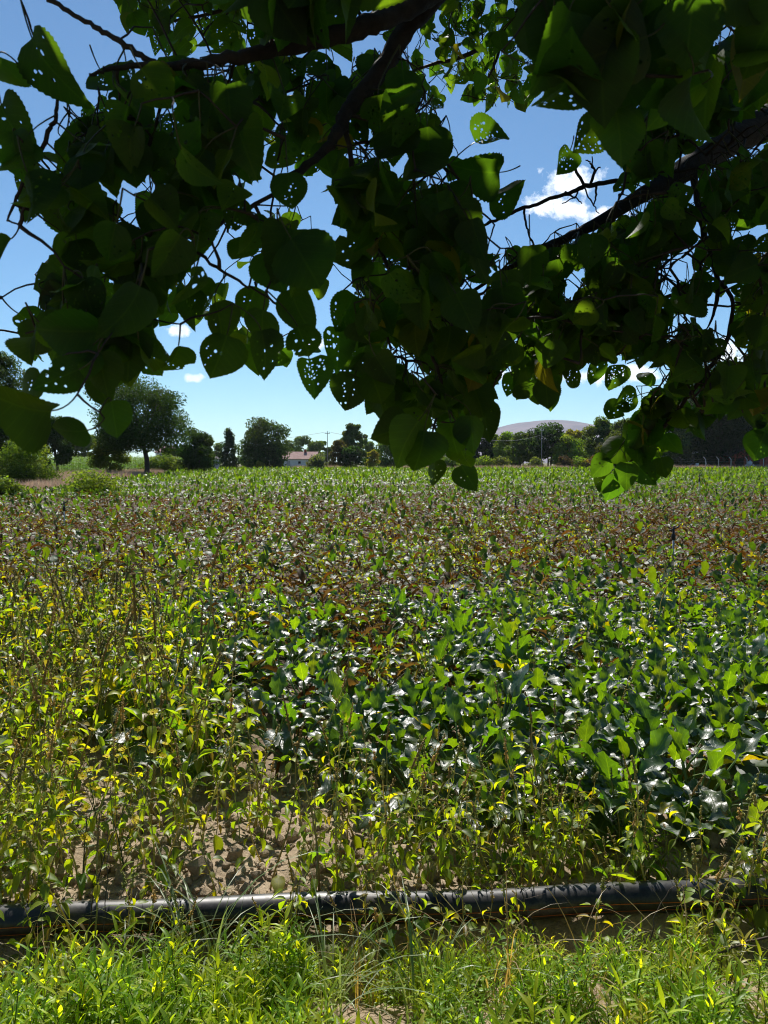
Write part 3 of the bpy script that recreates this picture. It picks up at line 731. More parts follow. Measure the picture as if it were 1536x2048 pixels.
# yellow flowered plants on the left
def flower_plant(px, py, heads, h, lab):
    h = h * 1.15
    q = on_plane(px, py, 0); base = np.array([q[0], q[1], float(gz(q[0], q[1]))])
    e = empty('yellow_flower_plant', base, lab, 'flower plant', 'yellow flowered plants at left')
    S, L = MB(), MB(); stc = (.11, .14, .05)
    main, dd = arc(np.zeros(3), np.array([U(-.1, .1), U(-.1, .1), 1]), h * .62, .15, 6)
    tube(S, main, np.linspace(.003, .0018, 6), 5, 0, stc)
    for i in range(14):
        b = main[rng.integers(1, 6)]; az = U(0, 6.3); blade(L, b, np.array([math.cos(az), math.sin(az), U(.1, .7)]), U(.03, .07), U(.006, .016), U(.4, 1.4), 3, 5, 0, col((.09, .15, .035)), 0, .3, 0, LANCE)
    for i in range(heads):
        az = U(0, 6.3); b = main[rng.integers(2, 6)]; el = U(.75, 1.35)
        d = np.array([math.cos(az) * math.cos(el), math.sin(az) * math.cos(el), math.sin(el)])
        br, dd = arc(b, d, h * U(.2, .42), -U(.1, .4), 5); tube(S, br, .0011, 4, 0, stc)
        Hd = MB(); r_ = U(.014, .020); up = unit(dd + rng.normal(0, .25, 3) + np.array([0, -.3, .45])); sx = unit(np.cross(up, [.3, 1, .2])); sy = np.cross(up, sx)
        for p in range(12):
            a = p * 6.283 / 12 + U(-.1, .1); dirv = math.cos(a) * sx + math.sin(a) * sy; tv = -math.sin(a) * sx + math.cos(a) * sy
            L1, wd = r_ * U(.85, 1.1), r_ * .17
            V = [br[-1] + dirv * r_ * .12 - tv * wd * .5, br[-1] + dirv * r_ * .12 + tv * wd * .5, br[-1] + dirv * L1 + tv * wd + up * r_ * .2, br[-1] + dirv * L1 - tv * wd + up * r_ * .2]
            Hd.add(V, [(0, 1, 2), (0, 2, 3)], 0, (.95, .80, .015))
        tube(Hd, [br[-1] - up * r_ * .35, br[-1] - up * r_ * .1, br[-1] + up * r_ * .12], [r_ * .12, r_ * .32, r_ * .25], 8, 0, (.6, .45, .01))
        Hd.build('flower_head', M['petal'], e)
    S.build('stem', M['stem'], e); L.build('leaves', M['weed'], e)
flower_plant(205, 1740, 11, .50, 'yellow flowered plant with the densest heads, behind the pipe at left')
flower_plant(285, 1690, 9, .44, 'yellow flowered plant beside a thick pale stem, right of the densest one')
flower_plant(165, 1800, 7, .34, 'low yellow flowered plant close behind the pipe at left')
flower_plant(250, 1760, 6, .30, 'shortest yellow flowered plant on the bare soil behind the pipe')
flower_plant(110, 1660, 6, .40, 'sparse yellow flowered plant nearest the left edge')

# thin dark dry stalks
def stalk(pts, r, lab, leaves=0, tint=(.05, .045, .03)):
    pts = np.array(pts); o = pts[0].copy(); v = np.linspace(0, 1, len(pts)); vv = np.linspace(0, 1, 14)
    pp = np.stack([np.interp(vv, v, pts[:, j]) for j in range(3)], 1) - o; pp += rng.normal(0, .002, pp.shape)
    mb = MB(); tube(mb, pp, np.linspace(r, r * .4, 14), 5)
    for i in range(leaves):
        b = pp[rng.integers(5, 14)]; az = U(0, 6.3); d = np.array([math.cos(az), math.sin(az), U(.2, .9)]); p2, _ = arc(b, unit(d), U(.04, .10), U(-.2, .6), 5); tube(mb, p2, .0007, 3)
    ob = mb.build('dry_stalk', M['wood']); ob.location = o
    tag(ob, lab, 'stalk', 'dry stalks by the pipe')
stalk([P(172, 1905, 2.2), P(185, 1800, 2.24), P(215, 1690, 2.28), P(262, 1590, 2.3)], .0026, 'thin dark stalk rising in front of the left end of the pipe', 9)
stalk([P(205, 1900, 2.2), P(212, 1780, 2.24), P(218, 1650, 2.25)], .002, 'straight thin stalk beside the bent dark one at left', 6)
stalk([P(1092, 2000, 2.0), P(1075, 1880, 2.06), P(1045, 1780, 2.1), P(985, 1690, 2.14)], .0026, 'dark leaning stalk crossing the middle of the pipe', 4)
stalk([P(1560, 1868, 2.1), P(1490, 1885, 2.1), P(1430, 1912, 2.05), P(1400, 1950, 2.0)], .004, 'brown dead branch lying on the bare patch in front of the pipe', 5)
stalk([P(1300, 1900, 2.1), P(1310, 1830, 2.12), P(1345, 1770, 2.14), P(1395, 1790, 2.14)], .0022, 'bent over dry stalk at the right end of the pipe', 2)

# sprinkler risers standing in the field
M['metal'] = solid_mat('galvanised_riser', (.35, .36, .36), rough=.45, nscale=20, var=.2)
M['black'] = solid_mat('black_plastic', (.02, .02, .02), rough=.5, nscale=40, var=.3)
def sprinkler(px, ytop, ybase, Y, lab):
    a, b = P(px, ybase, Y), P(px, ytop, Y); h = b[2]
    e = empty('sprinkler', (a[0], Y, 0), lab, 'sprinkler', 'sprinklers in the beet field')
    m1 = MB(); tube(m1, [(0, 0, 0), (0, 0, h * .74)], .013, 8); m1.build('riser', M['metal'], e)
    m2 = MB(); tube(m2, [(0, 0, h * .70), (0, 0, h * .80), (0, 0, h * .84), (0, 0, h)], [.026, .028, .016, .012], 8); tube(m2, [(0, 0, h * .93), (.05, 0, h * .97), (.09, 0, h * 1.02)], [.012, .012, .008], 6); tube(m2, [(0, 0, h * .93), (-.06, 0, h * .90)], [.01, .014], 6)
    m2.build('nozzle', M['black'], e)
sprinkler(1346, 1052, 1110, 10.5, 'black headed sprinkler riser nearest on the right of the field')
sprinkler(129, 1002, 1045, 16.0, 'sprinkler riser on the left where the beets are brown')
sprinkler(1031, 998, 1028, 20.0, 'sprinkler riser near the middle of the field')
sprinkler(1398, 948, 985, 31.0, 'tall thin sprinkler riser far off at right before the fence')
sprinkler(560, 985, 1003, 27.0, 'small far sprinkler riser in the field before the white house')
# ------------------------------------------------------------------ trees beyond the field
def crown_shape(kind, n):
    """unit crown points: x,y in -1..1, z 0..1, and relative clump size"""
    if kind == 'round':
        a = rng.uniform(0, 6.3, n); z = rng.uniform(0, 1, n); r = np.sqrt(np.clip(1 - (np.abs(z - .45) / .56) ** 2.2, 0.02, 1)) * rng.uniform(.25, .95, n) ** .5
    elif kind == 'tall':
        a = rng.uniform(0, 6.3, n); z = rng.uniform(0, 1, n); r = np.interp(z, [0, .3, .7, 1], [.55, 1, .8, .18]) * rng.uniform(.1, 1, n) ** .5
    elif kind == 'conifer':
        a = rng.uniform(0, 6.3, n); z = rng.uniform(0, 1, n) ** 1.2; r = np.interp(z, [0, .35, .55, .62, 1], [.9, 1, .55, .3, .05]) * rng.uniform(.1, 1, n) ** .5
    elif kind == 'bush':
        a = rng.uniform(0, 6.3, n); z = rng.uniform(0, 1, n) ** 1.1; r = np.sqrt(np.clip(1 - z ** 2, .03, 1)) * rng.uniform(.2, 1, n) ** .5
    return np.stack([r * np.cos(a), r * np.sin(a), z], 1)

def tree(name, label, cat, px, pb, pt, pw, Y, kind='round', col_=(.045, .075, .022), trunk=.22, nclump=30, nleaf=3600, leaf=.17, lean=0.0, group=None, gap=.0, multi=1, zb=None, clr=.21, cut=None):
    leaf = max(.0026 * Y, .12); nclump = int(nclump * 1.5); clr *= 1.25
    a, b = P(px, pb, Y), P(px, pt, Y); k = Y / FPX
    z0 = 0.0; h = b[2]; w = pw * k / 2 * 1.0
    e = empty(name, (a[0], Y, z0), label, cat, group)
    ch = h * (1 - trunk); nleaf = int(np.clip(8.5 * 2 * w * ch / (leaf * leaf * .33) * (.6 if kind == 'conifer' else 1), 300, 46000)); pts = crown_shape(kind, nclump)
    pts[:, :2] *= 1 + .28 * np.sin(3 * np.arctan2(pts[:, 1:2], pts[:, :1]) + U(0, 6) + 5 * pts[:, 2:]); cr = clr * w * rng.uniform(.5, 1.3, nclump) * (1.25 if kind in ('round', 'bush') else 1)
    cc = pts * [w * .86, w * .86, ch * .92]; cc[:, 2] += h * trunk + .02 * ch; cc[:, 0] += lean * w
    if gap: cc = cc[rng.random(len(cc)) > gap]; cr = cr[:len(cc)]
    T = MB(); tr = max(.05, .03 * h)
    for q in range(multi):
        off = np.array([U(-.12, .12), U(-.12, .12), 0]) * w * (multi > 1)
        top = np.array([lean * w, 0, h * (trunk + .45 * (1 - trunk))]); v = np.linspace(0, 1, 7)[:, None]
        tp = off + (top + off * 3) * v + np.array([1, 1, 0]) * np.sin(v * 5 + q) * .02 * h
        tube(T, tp, np.linspace(tr, tr * .4, 7) / math.sqrt(multi), 8, rough=.12)
        for i in rng.choice(len(cc), min(len(cc), 9), replace=False):
            s = tp[rng.integers(3, 7)]; mid = (s + cc[i]) / 2 + np.array([0, 0, .05 * h]); tube(T, [s, mid, cc[i]], [tr * .32, tr * .2, tr * .06], 5)
    T.build('trunk', M['trunk'], e)
    per = np.maximum(20, (nleaf * cr ** 2 / (cr ** 2).sum()).astype(int)); ci = np.repeat(np.arange(len(cc)), per); n = len(ci)
    d = unit(rng.normal(size=(n, 3))); rad = cr[ci] * rng.uniform(.15, 1.1, n) ** .38
    pos = cc[ci] + d * rad[:, None] * [1.1, 1.1, .8]; pos[:, 2] = np.maximum(pos[:, 2], .08)
    nr = unit(d * .7 + rng.normal(size=(n, 3)) * .65 + [0, 0, .45]); tx = unit(np.cross(nr, rng.normal(size=(n, 3)))); ty = np.cross(nr, tx)
    s = leaf * rng.uniform(.55, 1.3, n)[:, None]
    V = np.stack([pos - tx * s * .5, pos - ty * s * .33 - nr * s * .1, pos + tx * s * .6, pos + ty * s * .33 - nr * s * .1], 1)
    F = np.array([(0, 1, 2), (0, 2, 3)])[None] + (np.arange(n) * 4)[:, None, None]
    ct = np.array(col_)[None] * rng.uniform(.72, 1.3, (len(cc), 1)) * (1 + rng.uniform(-.12, .12, (len(cc), 3)))
    t = np.repeat((ct[ci] * rng.uniform(.75, 1.3, (n, 1)))[:, None], 4, 1)
    B = MB(); B.add(V.reshape(-1, 3), F, 0, t.reshape(-1, 3)); B.build('crown', M['crown'], e, smooth=False)
    return e

G1 = 'trees along the field edge'; G2 = 'bushes along the field edge'
DK, MD, LT, GY, YL = (.027, .056, .014), (.060, .105, .019), (.12, .175, .025), (.072, .112, .036), (.24, .19, .025)
tree('broadleaf_tree', 'dark leaning field tree with a bare black trunk beside the dry grass at left', 'tree', 293, 957, 766, 196, 70, 'round', (.027, .055, .014), .33, 52, 8500, .20, -.12, G1, clr=.2)
tree('broadleaf_tree', 'large dark tree cut off by the left edge behind the leafy bush', 'tree', 0, 950, 690, 135, 62, 'round', (.035, .062, .022), .2, 46, 8000, .19, 0, G1)
tree('broadleaf_tree', 'dim small tree just right of the large one at the left edge', 'tree', 112, 940, 838, 80, 90, 'round', DK, .15, 26, 3200, .2, 0, G1)
tree('broadleaf_tree', 'small yellowish green tree close left of the leaning trunk', 'tree', 218, 948, 866, 80, 73, 'round', (.08, .12, .022), .2, 24, 2800, .17, 0, G1)
tree('broadleaf_tree', 'dark many stemmed tree right of the leaning tree, before a pale wall', 'tree', 393, 944, 858, 100, 92, 'tall', DK, .1, 34, 4200, .19, 0, G1, multi=4)
tree('conifer_tree', 'small tree with a thin pointed spire between the dark trees', 'tree', 458, 938, 856, 58, 140, 'conifer', (.03, .055, .028), .06, 38, 3000, .24, 0, G1)
tree('broadleaf_tree', 'low pale green tree between the pointed tree and the round walnut', 'tree', 503, 938, 892, 62, 170, 'bush', MD, .05, 18, 1500, .26, 0, G1)
tree('broadleaf_tree', 'big round dark walnut tree left of the white house', 'tree', 533, 940, 835, 90, 138, 'round', (.036, .066, .02), .1, 46, 6200, .25, 0, G1, clr=.24)
tree('broadleaf_tree', 'row end tree hazy green rising behind the white house roof', 'tree', 612, 938, 874, 62, 260, 'round', GY, .1, 18, 1500, .38, 0, G1)
tree('broadleaf_tree', 'brownish green tree just right of the utility pole by the white house', 'tree', 676, 940, 876, 56, 150, 'tall', (.075, .07, .025), .08, 24, 2600, .25, 0, G1)
tree('broadleaf_tree', 'tall airy grey green tree with see-through crown, middle of the skyline', 'tree', 709, 940, 845, 68, 160, 'tall', GY, .22, 24, 2300, .25, 0, G1, gap=.15)
tree('broadleaf_tree', 'dark low tree under the tall airy tree', 'tree', 700, 940, 892, 60, 148, 'bush', DK, .05, 20, 2000, .24, 0, G1)
tree('broadleaf_tree', 'low green tree right of the yellow bush, half behind hanging leaves', 'tree', 782, 938, 880, 70, 175, 'round', MD, .1, 20, 1800, .28, 0, G1)
tree('broadleaf_tree', 'mid green tree hidden behind the hanging leaf cluster', 'tree', 850, 938, 872, 90, 175, 'round', MD, .1, 22, 1900, .28, 0, G1)
tree('broadleaf_tree', 'dark bluish tree at the left foot of the hill', 'tree', 955, 938, 836, 92, 165, 'tall', (.03, .052, .03), .08, 34, 3600, .27, 0, G1)
tree('broadleaf_tree', 'small round green tree below the left slope of the hill', 'tree', 1012, 938, 866, 62, 160, 'round', LT, .12, 22, 2200, .25, 0, G1)
tree('broadleaf_tree', 'green tree with several visible stems under the middle of the hill', 'tree', 1042, 938, 866, 58, 150, 'round', MD, .25, 22, 2300, .24, 0, G1, multi=3)
tree('broadleaf_tree', 'dark tree with a forked black trunk showing below its crown', 'tree', 1096, 938, 853, 84, 150, 'round', DK, .34, 30, 3600, .23, 0, G1, multi=2)
tree('poplar_tree', 'bright yellow green tree peeping over the others beneath the hill', 'tree', 1146, 938, 853, 58, 185, 'tall', (.20, .21, .03), .1, 22, 2200, .28, 0, G1)
tree('broadleaf_tree', 'light green tree right of the forked trunk', 'tree', 1138, 938, 876, 66, 146, 'round', LT, .1, 26, 2800, .23, 0, G1)
tree('broadleaf_tree', 'tall grey green tree at the right foot of the hill', 'tree', 1203, 938, 836, 82, 150, 'tall', GY, .1, 36, 4200, .25, 0, G1)
tree('broadleaf_tree', 'olive green tree right of the tall grey green one', 'tree', 1246, 938, 842, 84, 140, 'round', (.058, .082, .02), .1, 32, 3800, .23, 0, G1)
tree('broadleaf_tree', 'pale grey green tree behind the hanging twig at right', 'tree', 1338, 938, 778, 120, 150, 'tall', GY, .12, 44, 5200, .26, 0, G1)
tree('broadleaf_tree', 'huge black green tree shading the red brick shed', 'tree', 1440, 938, 735, 190, 152, 'round', (.012, .028, .008), .12, 75, 9000, .28, 0, G1, clr=.33)
tree('broadleaf_tree', 'dark tree at the right edge behind the red shed', 'tree', 1535, 938, 770, 110, 175, 'round', (.025, .045, .018), .1, 34, 4200, .28, 0, G1)
tree('broadleaf_tree', 'dark tree close behind the huge one on its left', 'tree', 1400, 938, 800, 120, 168, 'round', (.014, .03, .01), .06, 40, 1, .28, 0, G1, clr=.33)
tree('broadleaf_tree', 'dark tree close behind the red shed roof', 'tree', 1482, 938, 800, 120, 172, 'round', (.014, .03, .01), .06, 40, 1, .28, 0, G1, clr=.33)
# far small trees seen between
for (px, pt, pw, Y, c_, lab) in ((160, 868, 90, 190, MD, 'far small tree behind the corn at left'), (345, 893, 46, 150, MD, 'low shrubby tree before the red roof at left'), (428, 880, 40, 200, GY, 'far tree peeping right of the many stemmed tree'),
        (575, 882, 50, 290, GY, 'far tree over the left end of the white house roof'), (645, 880, 40, 280, MD, 'far tree behind the utility pole'), (742, 884, 44, 250, MD, 'far tree behind the yellow bush'),
        (908, 880, 70, 220, MD, 'far tree behind the hanging leaf cluster, right part'), (1065, 880, 40, 210, MD, 'far tree under the summit of the hill'), (1290, 862, 60, 200, MD, 'far tree behind the hanging twig'), (990, 868, 56, 195, MD, 'far tree at the left foot of the hill behind the dark bluish tree'), (1030, 872, 50, 205, GY, 'far hazy tree under the left slope of the hill'), (1120, 868, 56, 200, MD, 'far tree between the forked trunk and the light green tree'), (1172, 862, 60, 205, LT, 'far light tree under the right slope of the hill'), (1226, 860, 60, 200, MD, 'far tree between the grey green tree and the olive tree')):
    tree('broadleaf_tree', lab, 'tree', px, 936, pt, pw, Y, 'round', c_, .08, 16, 1100, .32, 0, G1)
# bushes
for (px, pb, pt, pw, Y, c_, lab, nl) in ((48, 968, 886, 112, 45, (.085, .135, .028), 'bright leafy bush at the left edge before the dry grass', 5200), (180, 985, 952, 120, 33, (.11, .16, .03), 'low spreading light green weed bush at the left field edge', 3000),
        (10, 990, 962, 90, 30, (.10, .15, .03), 'low light green weed bush by the left edge in front of the leafy bush', 1800),
        (553, 940, 918, 26, 135, (.05, .07, .03), 'small dull bush at the left end of the white house', 1100), (634, 940, 914, 44, 134, (.10, .12, .07), 'grey green spreading bush before the right end of the white house', 1700),
        (497, 940, 922, 30, 136, (.12, .15, .03), 'small light bush left of the round walnut', 700), (519, 940, 924, 20, 134, (.15, .17, .03), 'tiny yellow green bush at the foot of the walnut', 500),
        (744, 940, 898, 26, 146, (.17, .16, .03), 'yellow autumn bush right of the tall airy tree', 1500), (965, 940, 914, 44, 140, LT, 'light bush under the dark bluish tree', 1000), (1000, 940, 918, 44, 140, (.11, .13, .05), 'pale bush before the small round green tree', 900),
        (1128, 940, 914, 36, 138, (.07, .055, .045), 'brown purple leafless looking shrub right of the forked trunk', 900), (1160, 940, 916, 40, 140, LT, 'light green shrub beneath the light green tree', 900), (1190, 940, 912, 40, 139, (.12, .08, .06), 'reddish dry shrub beneath the tall grey green tree', 900),
        (1068, 940, 918, 34, 141, (.1, .12, .04), 'low shrub beside the thin pole beneath the hill', 700), (1240, 940, 912, 60, 138, MD, 'green shrub beneath the olive green tree', 1200), (325, 950, 906, 70, 88, (.09, .13, .03), 'leafy shrub right of the leaning black trunk', 2000),
        (835, 940, 914, 60, 140, DK, 'dark shrub behind the hanging leaf cluster', 1000), (900, 940, 916, 50, 140, MD, 'shrub right of the dark one behind the hanging leaves', 900), (1300, 940, 905, 60, 142, DK, 'dark shrub left of the pale shed', 1300)):
    tree('bush', lab, 'bush', px, pb, pt, pw, Y, 'bush', c_, .0, 18, nl, .0019 * Y + .012, 0, G2, multi=3, clr=.3)

# ------------------------------------------------------------------ corn and dry grass (nobody could count them)
corn = MB()
def corn_t():
    t = MB(); tube(t, [(0, 0, 0), (0, 0, 1.9)], [.018, .008], 4, 0, (.12, .17, .04), cap=False)
    for i in range(9):
        z = .3 + i * .19; az = i * 3.14 + U(-.5, .5); blade(t, np.array([0, 0, z]), np.array([math.cos(az) * .6, math.sin(az) * .6, .8]), U(.6, .85), .085, U(1.2, 2.1), 3, 5, 0, col((.10, .20, .025)), U(-.5, .5), .3, 0, LANCE)
    return t.arrays()
x, y = scatter(-58, -20, 92, 126, .55, .8); ok = x < -20.5 - (y - 92) * .28
for v in range(4):
    i = np.where(ok)[0][v::4]; place(corn, corn_t(), np.stack([x[i], y[i], gz(x[i], y[i])], 1), rotz(rng.uniform(0, 6.3, len(i))), rng.uniform(.85, 1.15, len(i)))
tag(corn.build('corn_field', M['maize']), 'bright green maize standing beyond the dry grass at left', 'maize', kind='stuff')
dry = MB()
def dry_t(c_, h, n=16):
    t = MB()
    for i in range(n):
        az = U(0, 6.3); el = U(1.0, 1.5); b = np.array([U(-.3, .3), U(-.3, .3), 0]); blade(t, b, np.array([math.cos(el) * math.cos(az), math.cos(el) * math.sin(az), math.sin(el)]), h * U(.5, 1.1), .022, U(.1, .9), 3, 4, 0, col(c_, .3), U(-.5, .5), .2, 0, ([0, .5, .85, 1], [.5, .6, 1, .1]))
    return t.arrays()
def put_dry(x, y, cs, h0, h1):
    for v in range(6):
        i = np.arange(v, len(x), 6); place(dry, dry_t(cs[v % len(cs)], 1.0), np.stack([x[i], y[i], gz(x[i], y[i])], 1), rotz(rng.uniform(0, 6.3, len(i))), rng.uniform(h0, h1, len(i)))
DC = [(.42, .33, .25), (.48, .38, .28), (.36, .27, .20), (.38, .27, .22)]
n = 3600; y = rng.uniform(50, 90, n); x = np.interp(y, [36, 70, 90], [-17, -21, -25.5]) - rng.exponential(3.2, n); ok = x > -48; put_dry(x[ok], y[ok], DC, .45, 1.0)
n = 1500; y = rng.uniform(37, 52, n); x = np.interp(y, [36, 70], [-16.5, -21]) - rng.exponential(2.5, n); put_dry(x, y, DC, .3, .7)
n = 6800; y = 133 + rng.exponential(2.5, n); x = rng.uniform(-46, 84, n); hh = vnoise(x, y * 0, 6, 31); ok = hh > -.55; put_dry(x[ok], y[ok], DC, .5, 1.35)
tag(dry.build('dry_grass', M['dry']), 'pinkish straw coloured dry grass fringing the field', 'grass', kind='stuff')
gg = MB(); n = 2200; y = 135 + rng.exponential(8, n); x = rng.uniform(-52, 86, n)
for v in range(3):
    i = np.arange(v, n, 3); place(gg, dry_t((.10, .13, .04), 1.0), np.stack([x[i], y[i], gz(x[i], y[i])], 1), rotz(rng.uniform(0, 6.3, len(i))), rng.uniform(.5, 1.4, len(i)))
tag(gg.build('green_undergrowth', M['dry']), 'mixed green undergrowth along the foot of the tree line', 'undergrowth', kind='stuff')

# ------------------------------------------------------------------ buildings
M['white_wall'] = solid_mat('whitewash', (.62, .64, .68), rough=.9, nscale=1.2, var=.14, bump=.2, bscale=8)
M['grey_wall'] = solid_mat('grey_render', (.36, .36, .38), rough=.9, nscale=1.5, var=.18)
M['brick'] = solid_mat('red_brick_wall', (.30, .075, .05), rough=.9, nscale=2.5, var=.3)
M['dark'] = solid_mat('dark_opening', (.015, .014, .013), rough=.8, nscale=3, var=.2)
M['tin'] = solid_mat('pale_sheet_roof', (.62, .60, .58), rough=.5, nscale=2, var=.2)
M['oldroof'] = solid_mat('dark_old_roof', (.05, .042, .04), rough=.85, nscale=2, var=.3)
M['concrete'] = solid_mat('concrete_post', (.46, .45, .43), rough=.9, nscale=5, var=.2)
def tile_mat():
    m, nt, out = newmat('clay_tiles'); g = N(nt, 'NewGeometry'); s = N(nt, 'SeparateXYZ'); nt.links.new(g.outputs['Position'], s.inputs[0])
    wv = math_(nt, 'SINE', math_(nt, 'MULTIPLY', s.outputs[0], 22)); rw = math_(nt, 'FRACT', math_(nt, 'MULTIPLY', s.outputs[2], 5))
    c = mix_(nt, math_(nt, 'MULTIPLY_ADD', noise_(nt, 1.6, 6, .7), 2.4, -.7, clamp=True), (.30, .14, .11), (.52, .34, .29))
    c = mix_(nt, math_(nt, 'MULTIPLY', math_(nt, 'LESS_THAN', rw, .12), .4), c, (.2, .1, .08))
    pb = N(nt, 'BsdfPrincipled'); pb.inputs['Roughness'].default_value = .85; nt.links.new(c, pb.inputs['Base Color'])
    bp = N(nt, 'Bump'); bp.inputs['Strength'].default_value = .8; bp.inputs['Distance'].default_value = .05; nt.links.new(wv, bp.inputs['Height']); nt.links.new(bp.outputs[0], pb.inputs['Normal'])
    nt.links.new(pb.outputs[0], out.inputs[0]); return m
M['tiles'] = tile_mat()

def prism(mb, prof, y0, y1, mat=0):
    """extrudes an x,z outline along y"""
    n = len(prof); V = [(x, y0, z) for x, z in prof] + [(x, y1, z) for x, z in prof]; F = []
    for i in range(1, n - 1): F += [(0, i, i + 1), (n, n + i + 1, n + i)]
    for i in range(n):
        j = (i + 1) % n; F += [(i, n + i, n + j), (i, n + j, j)]
    Vf, Ff = [], []
    for f in F:
        k = len(Vf); Vf += [V[c] for c in f]; Ff.append((k, k + 1, k + 2))
    mb.add(Vf, Ff, mat)
def slab_roof(mb, x0, x1, y0, y1, z_eave, z_ridge, th=.14, axis='x', inset=0.0):
    """gable roof, ridge along x (axis x) or y"""
    if axis == 'x':
        ym = (y0 + y1) / 2; d = z_ridge - z_eave
        for (ya, yb) in ((y0, ym), (y1, ym)):
            V = [(x0, ya, z_eave), (x1, ya, z_eave), (x1 - inset, yb, z_ridge), (x0 + inset, yb, z_ridge)]
            V += [(x, y, z + th) for x, y, z in V]
            Q = [(0, 1, 2, 3), (4, 7, 6, 5), (0, 4, 5, 1), (1, 5, 6, 2), (2, 6, 7, 3), (3, 7, 4, 0)]; Vf, F = [], []
            for q in Q:
                k = len(Vf); Vf += [V[c] for c in q]; F += [(k, k + 1, k + 2), (k, k + 2, k + 3)]
            mb.add(Vf, F)
    else:
        xm = (x0 + x1) / 2
        for (xa, xb) in ((x0, xm), (x1, xm)):
            prism(mb, [(xa, z_eave), (xb, z_ridge), (xb, z_ridge + th), (xa, z_eave + th)], y0, y1)

def px2x(px, Y): return P(px, 925, Y)[0]
# white house
Y = 195; X0, X1 = px2x(566, Y), px2x(631, Y); cx = (X0 + X1) / 2; L2 = (X1 - X0) / 2
e = empty('farm_house', (cx, Y, 0), 'low white house with a weathered pink tile roof beside the round walnut', 'house')
mb = MB(); prism(mb, [(-L2, 0), (L2, 0), (L2, 2.35), (-L2, 2.35)], 0, 7); mb.add([(-L2 + .01, 0, 2.35), (-L2 + .01, 7, 2.35), (-L2 + .01, 3.5, 4.1), (L2 - .01, 0, 2.35), (L2 - .01, 7, 2.35), (L2 - .01, 3.5, 4.1)], [(0, 1, 2), (3, 5, 4)]); mb.build('wall', M['white_wall'], e, smooth=False)
mb = MB(); slab_roof(mb, -L2 - .4, L2 + .4, -.4, 7.4, 2.28, 4.15, inset=.0); rf = mb.build('roof', M['tiles'], e, smooth=False)
mb = MB(); box(mb, (.95, 3.0, 3.9), (1.5, 3.6, 4.75)); box(mb, (.85, 2.9, 4.75), (1.6, 3.7, 4.9)); mb.build('chimney', M['brick'], rf, smooth=False)
mb = MB(); xw = px2x(599, Y) - cx; box(mb, (xw - .3, -.05, 1.25), (xw + .3, -.003, 1.8)); wf = mb.build('window', M['dark'], e, smooth=False)
mb = MB(); box(mb, (xw - .38, -.09, 1.15), (xw + .38, -.004, 1.24)); mb.build('sill', M['grey_wall'], wf, smooth=False)
mb = MB(); xw = px2x(577, Y) - cx; box(mb, (xw - .45, -.05, .02), (xw + .45, -.003, 1.95)); mb.build('door', M['grey_wall'], e, smooth=False)
# house hidden by the leaning tree
Y = 215; X0, X1 = px2x(312, Y), px2x(352, Y); cx = (X0 + X1) / 2; L2 = (X1 - X0) / 2
e = empty('farm_house', (cx, Y, 0), 'house with a red hipped tile roof half hidden behind the leaning tree', 'house')
mb = MB(); box(mb, (-L2, 0, 0), (L2, 6, 4.3)); mb.build('wall', M['white_wall'], e, smooth=False)
mb = MB(); slab_roof(mb, -L2 - .4, L2 + .4, -.4, 6.4, 4.25, 6.2, inset=1.6); mb.build('roof', M['tiles'], e, smooth=False)
for xw in (-1.2, 1.2):
    mb = MB(); box(mb, (xw - .45, -.05, 2.4), (xw + .45, -.003, 3.4)); mb.build('window', M['dark'], e, smooth=False)
# pale wall end
Y = 118; e = empty('shed', (px2x(424, Y), Y, 0), 'pale grey shed end wall showing right of the many stemmed tree', 'shed')
mb = MB(); prism(mb, [(-1.0, 0), (.45, 0), (.45, 2.0), (.1, 2.35), (-1.0, 2.0)], 0, 3); mb.build('wall', M['grey_wall'], e, smooth=False)
mb = MB(); prism(mb, [(-1.1, 2.0), (.1, 2.38), (.55, 2.02), (.55, 2.1), (.1, 2.48), (-1.1, 2.1)], -.15, 3.1); mb.build('roof', M['oldroof'], e, smooth=False)
# red shed on the right
Y = 146; X0 = px2x(1466, Y); e = empty('brick_shed', (X0, Y, 0), 'red brick shed with a sloping dark roof under the huge dark tree', 'shed')
k = Y / FPX
mb = MB(); prism(mb, [(0, 0), (11, 0), (11, 2.9), (5.2, 5.4), (0, 2.9)], 0, 6); mb.build('wall', M['brick'], e, smooth=False)
mb = MB(); slab_roof(mb, -.5, 10.9 + .5, -.35, 6.3, 2.75, 5.45, .16, 'y'); mb.build('roof', M['oldroof'], e, smooth=False)
mb = MB(); box(mb, (.6, -.06, .02), (1.95, -.004, 2.3)); mb.build('door', M['dark'], e, smooth=False)
mb = MB(); box(mb, (3.8, -.06, 1.1), (5.0, -.004, 2.2)); wf = mb.build('window', M['dark'], e, smooth=False)
mb = MB(); box(mb, (3.7, -.1, 1.0), (5.1, -.005, 1.09)); mb.build('sill', M['concrete'], wf, smooth=False)
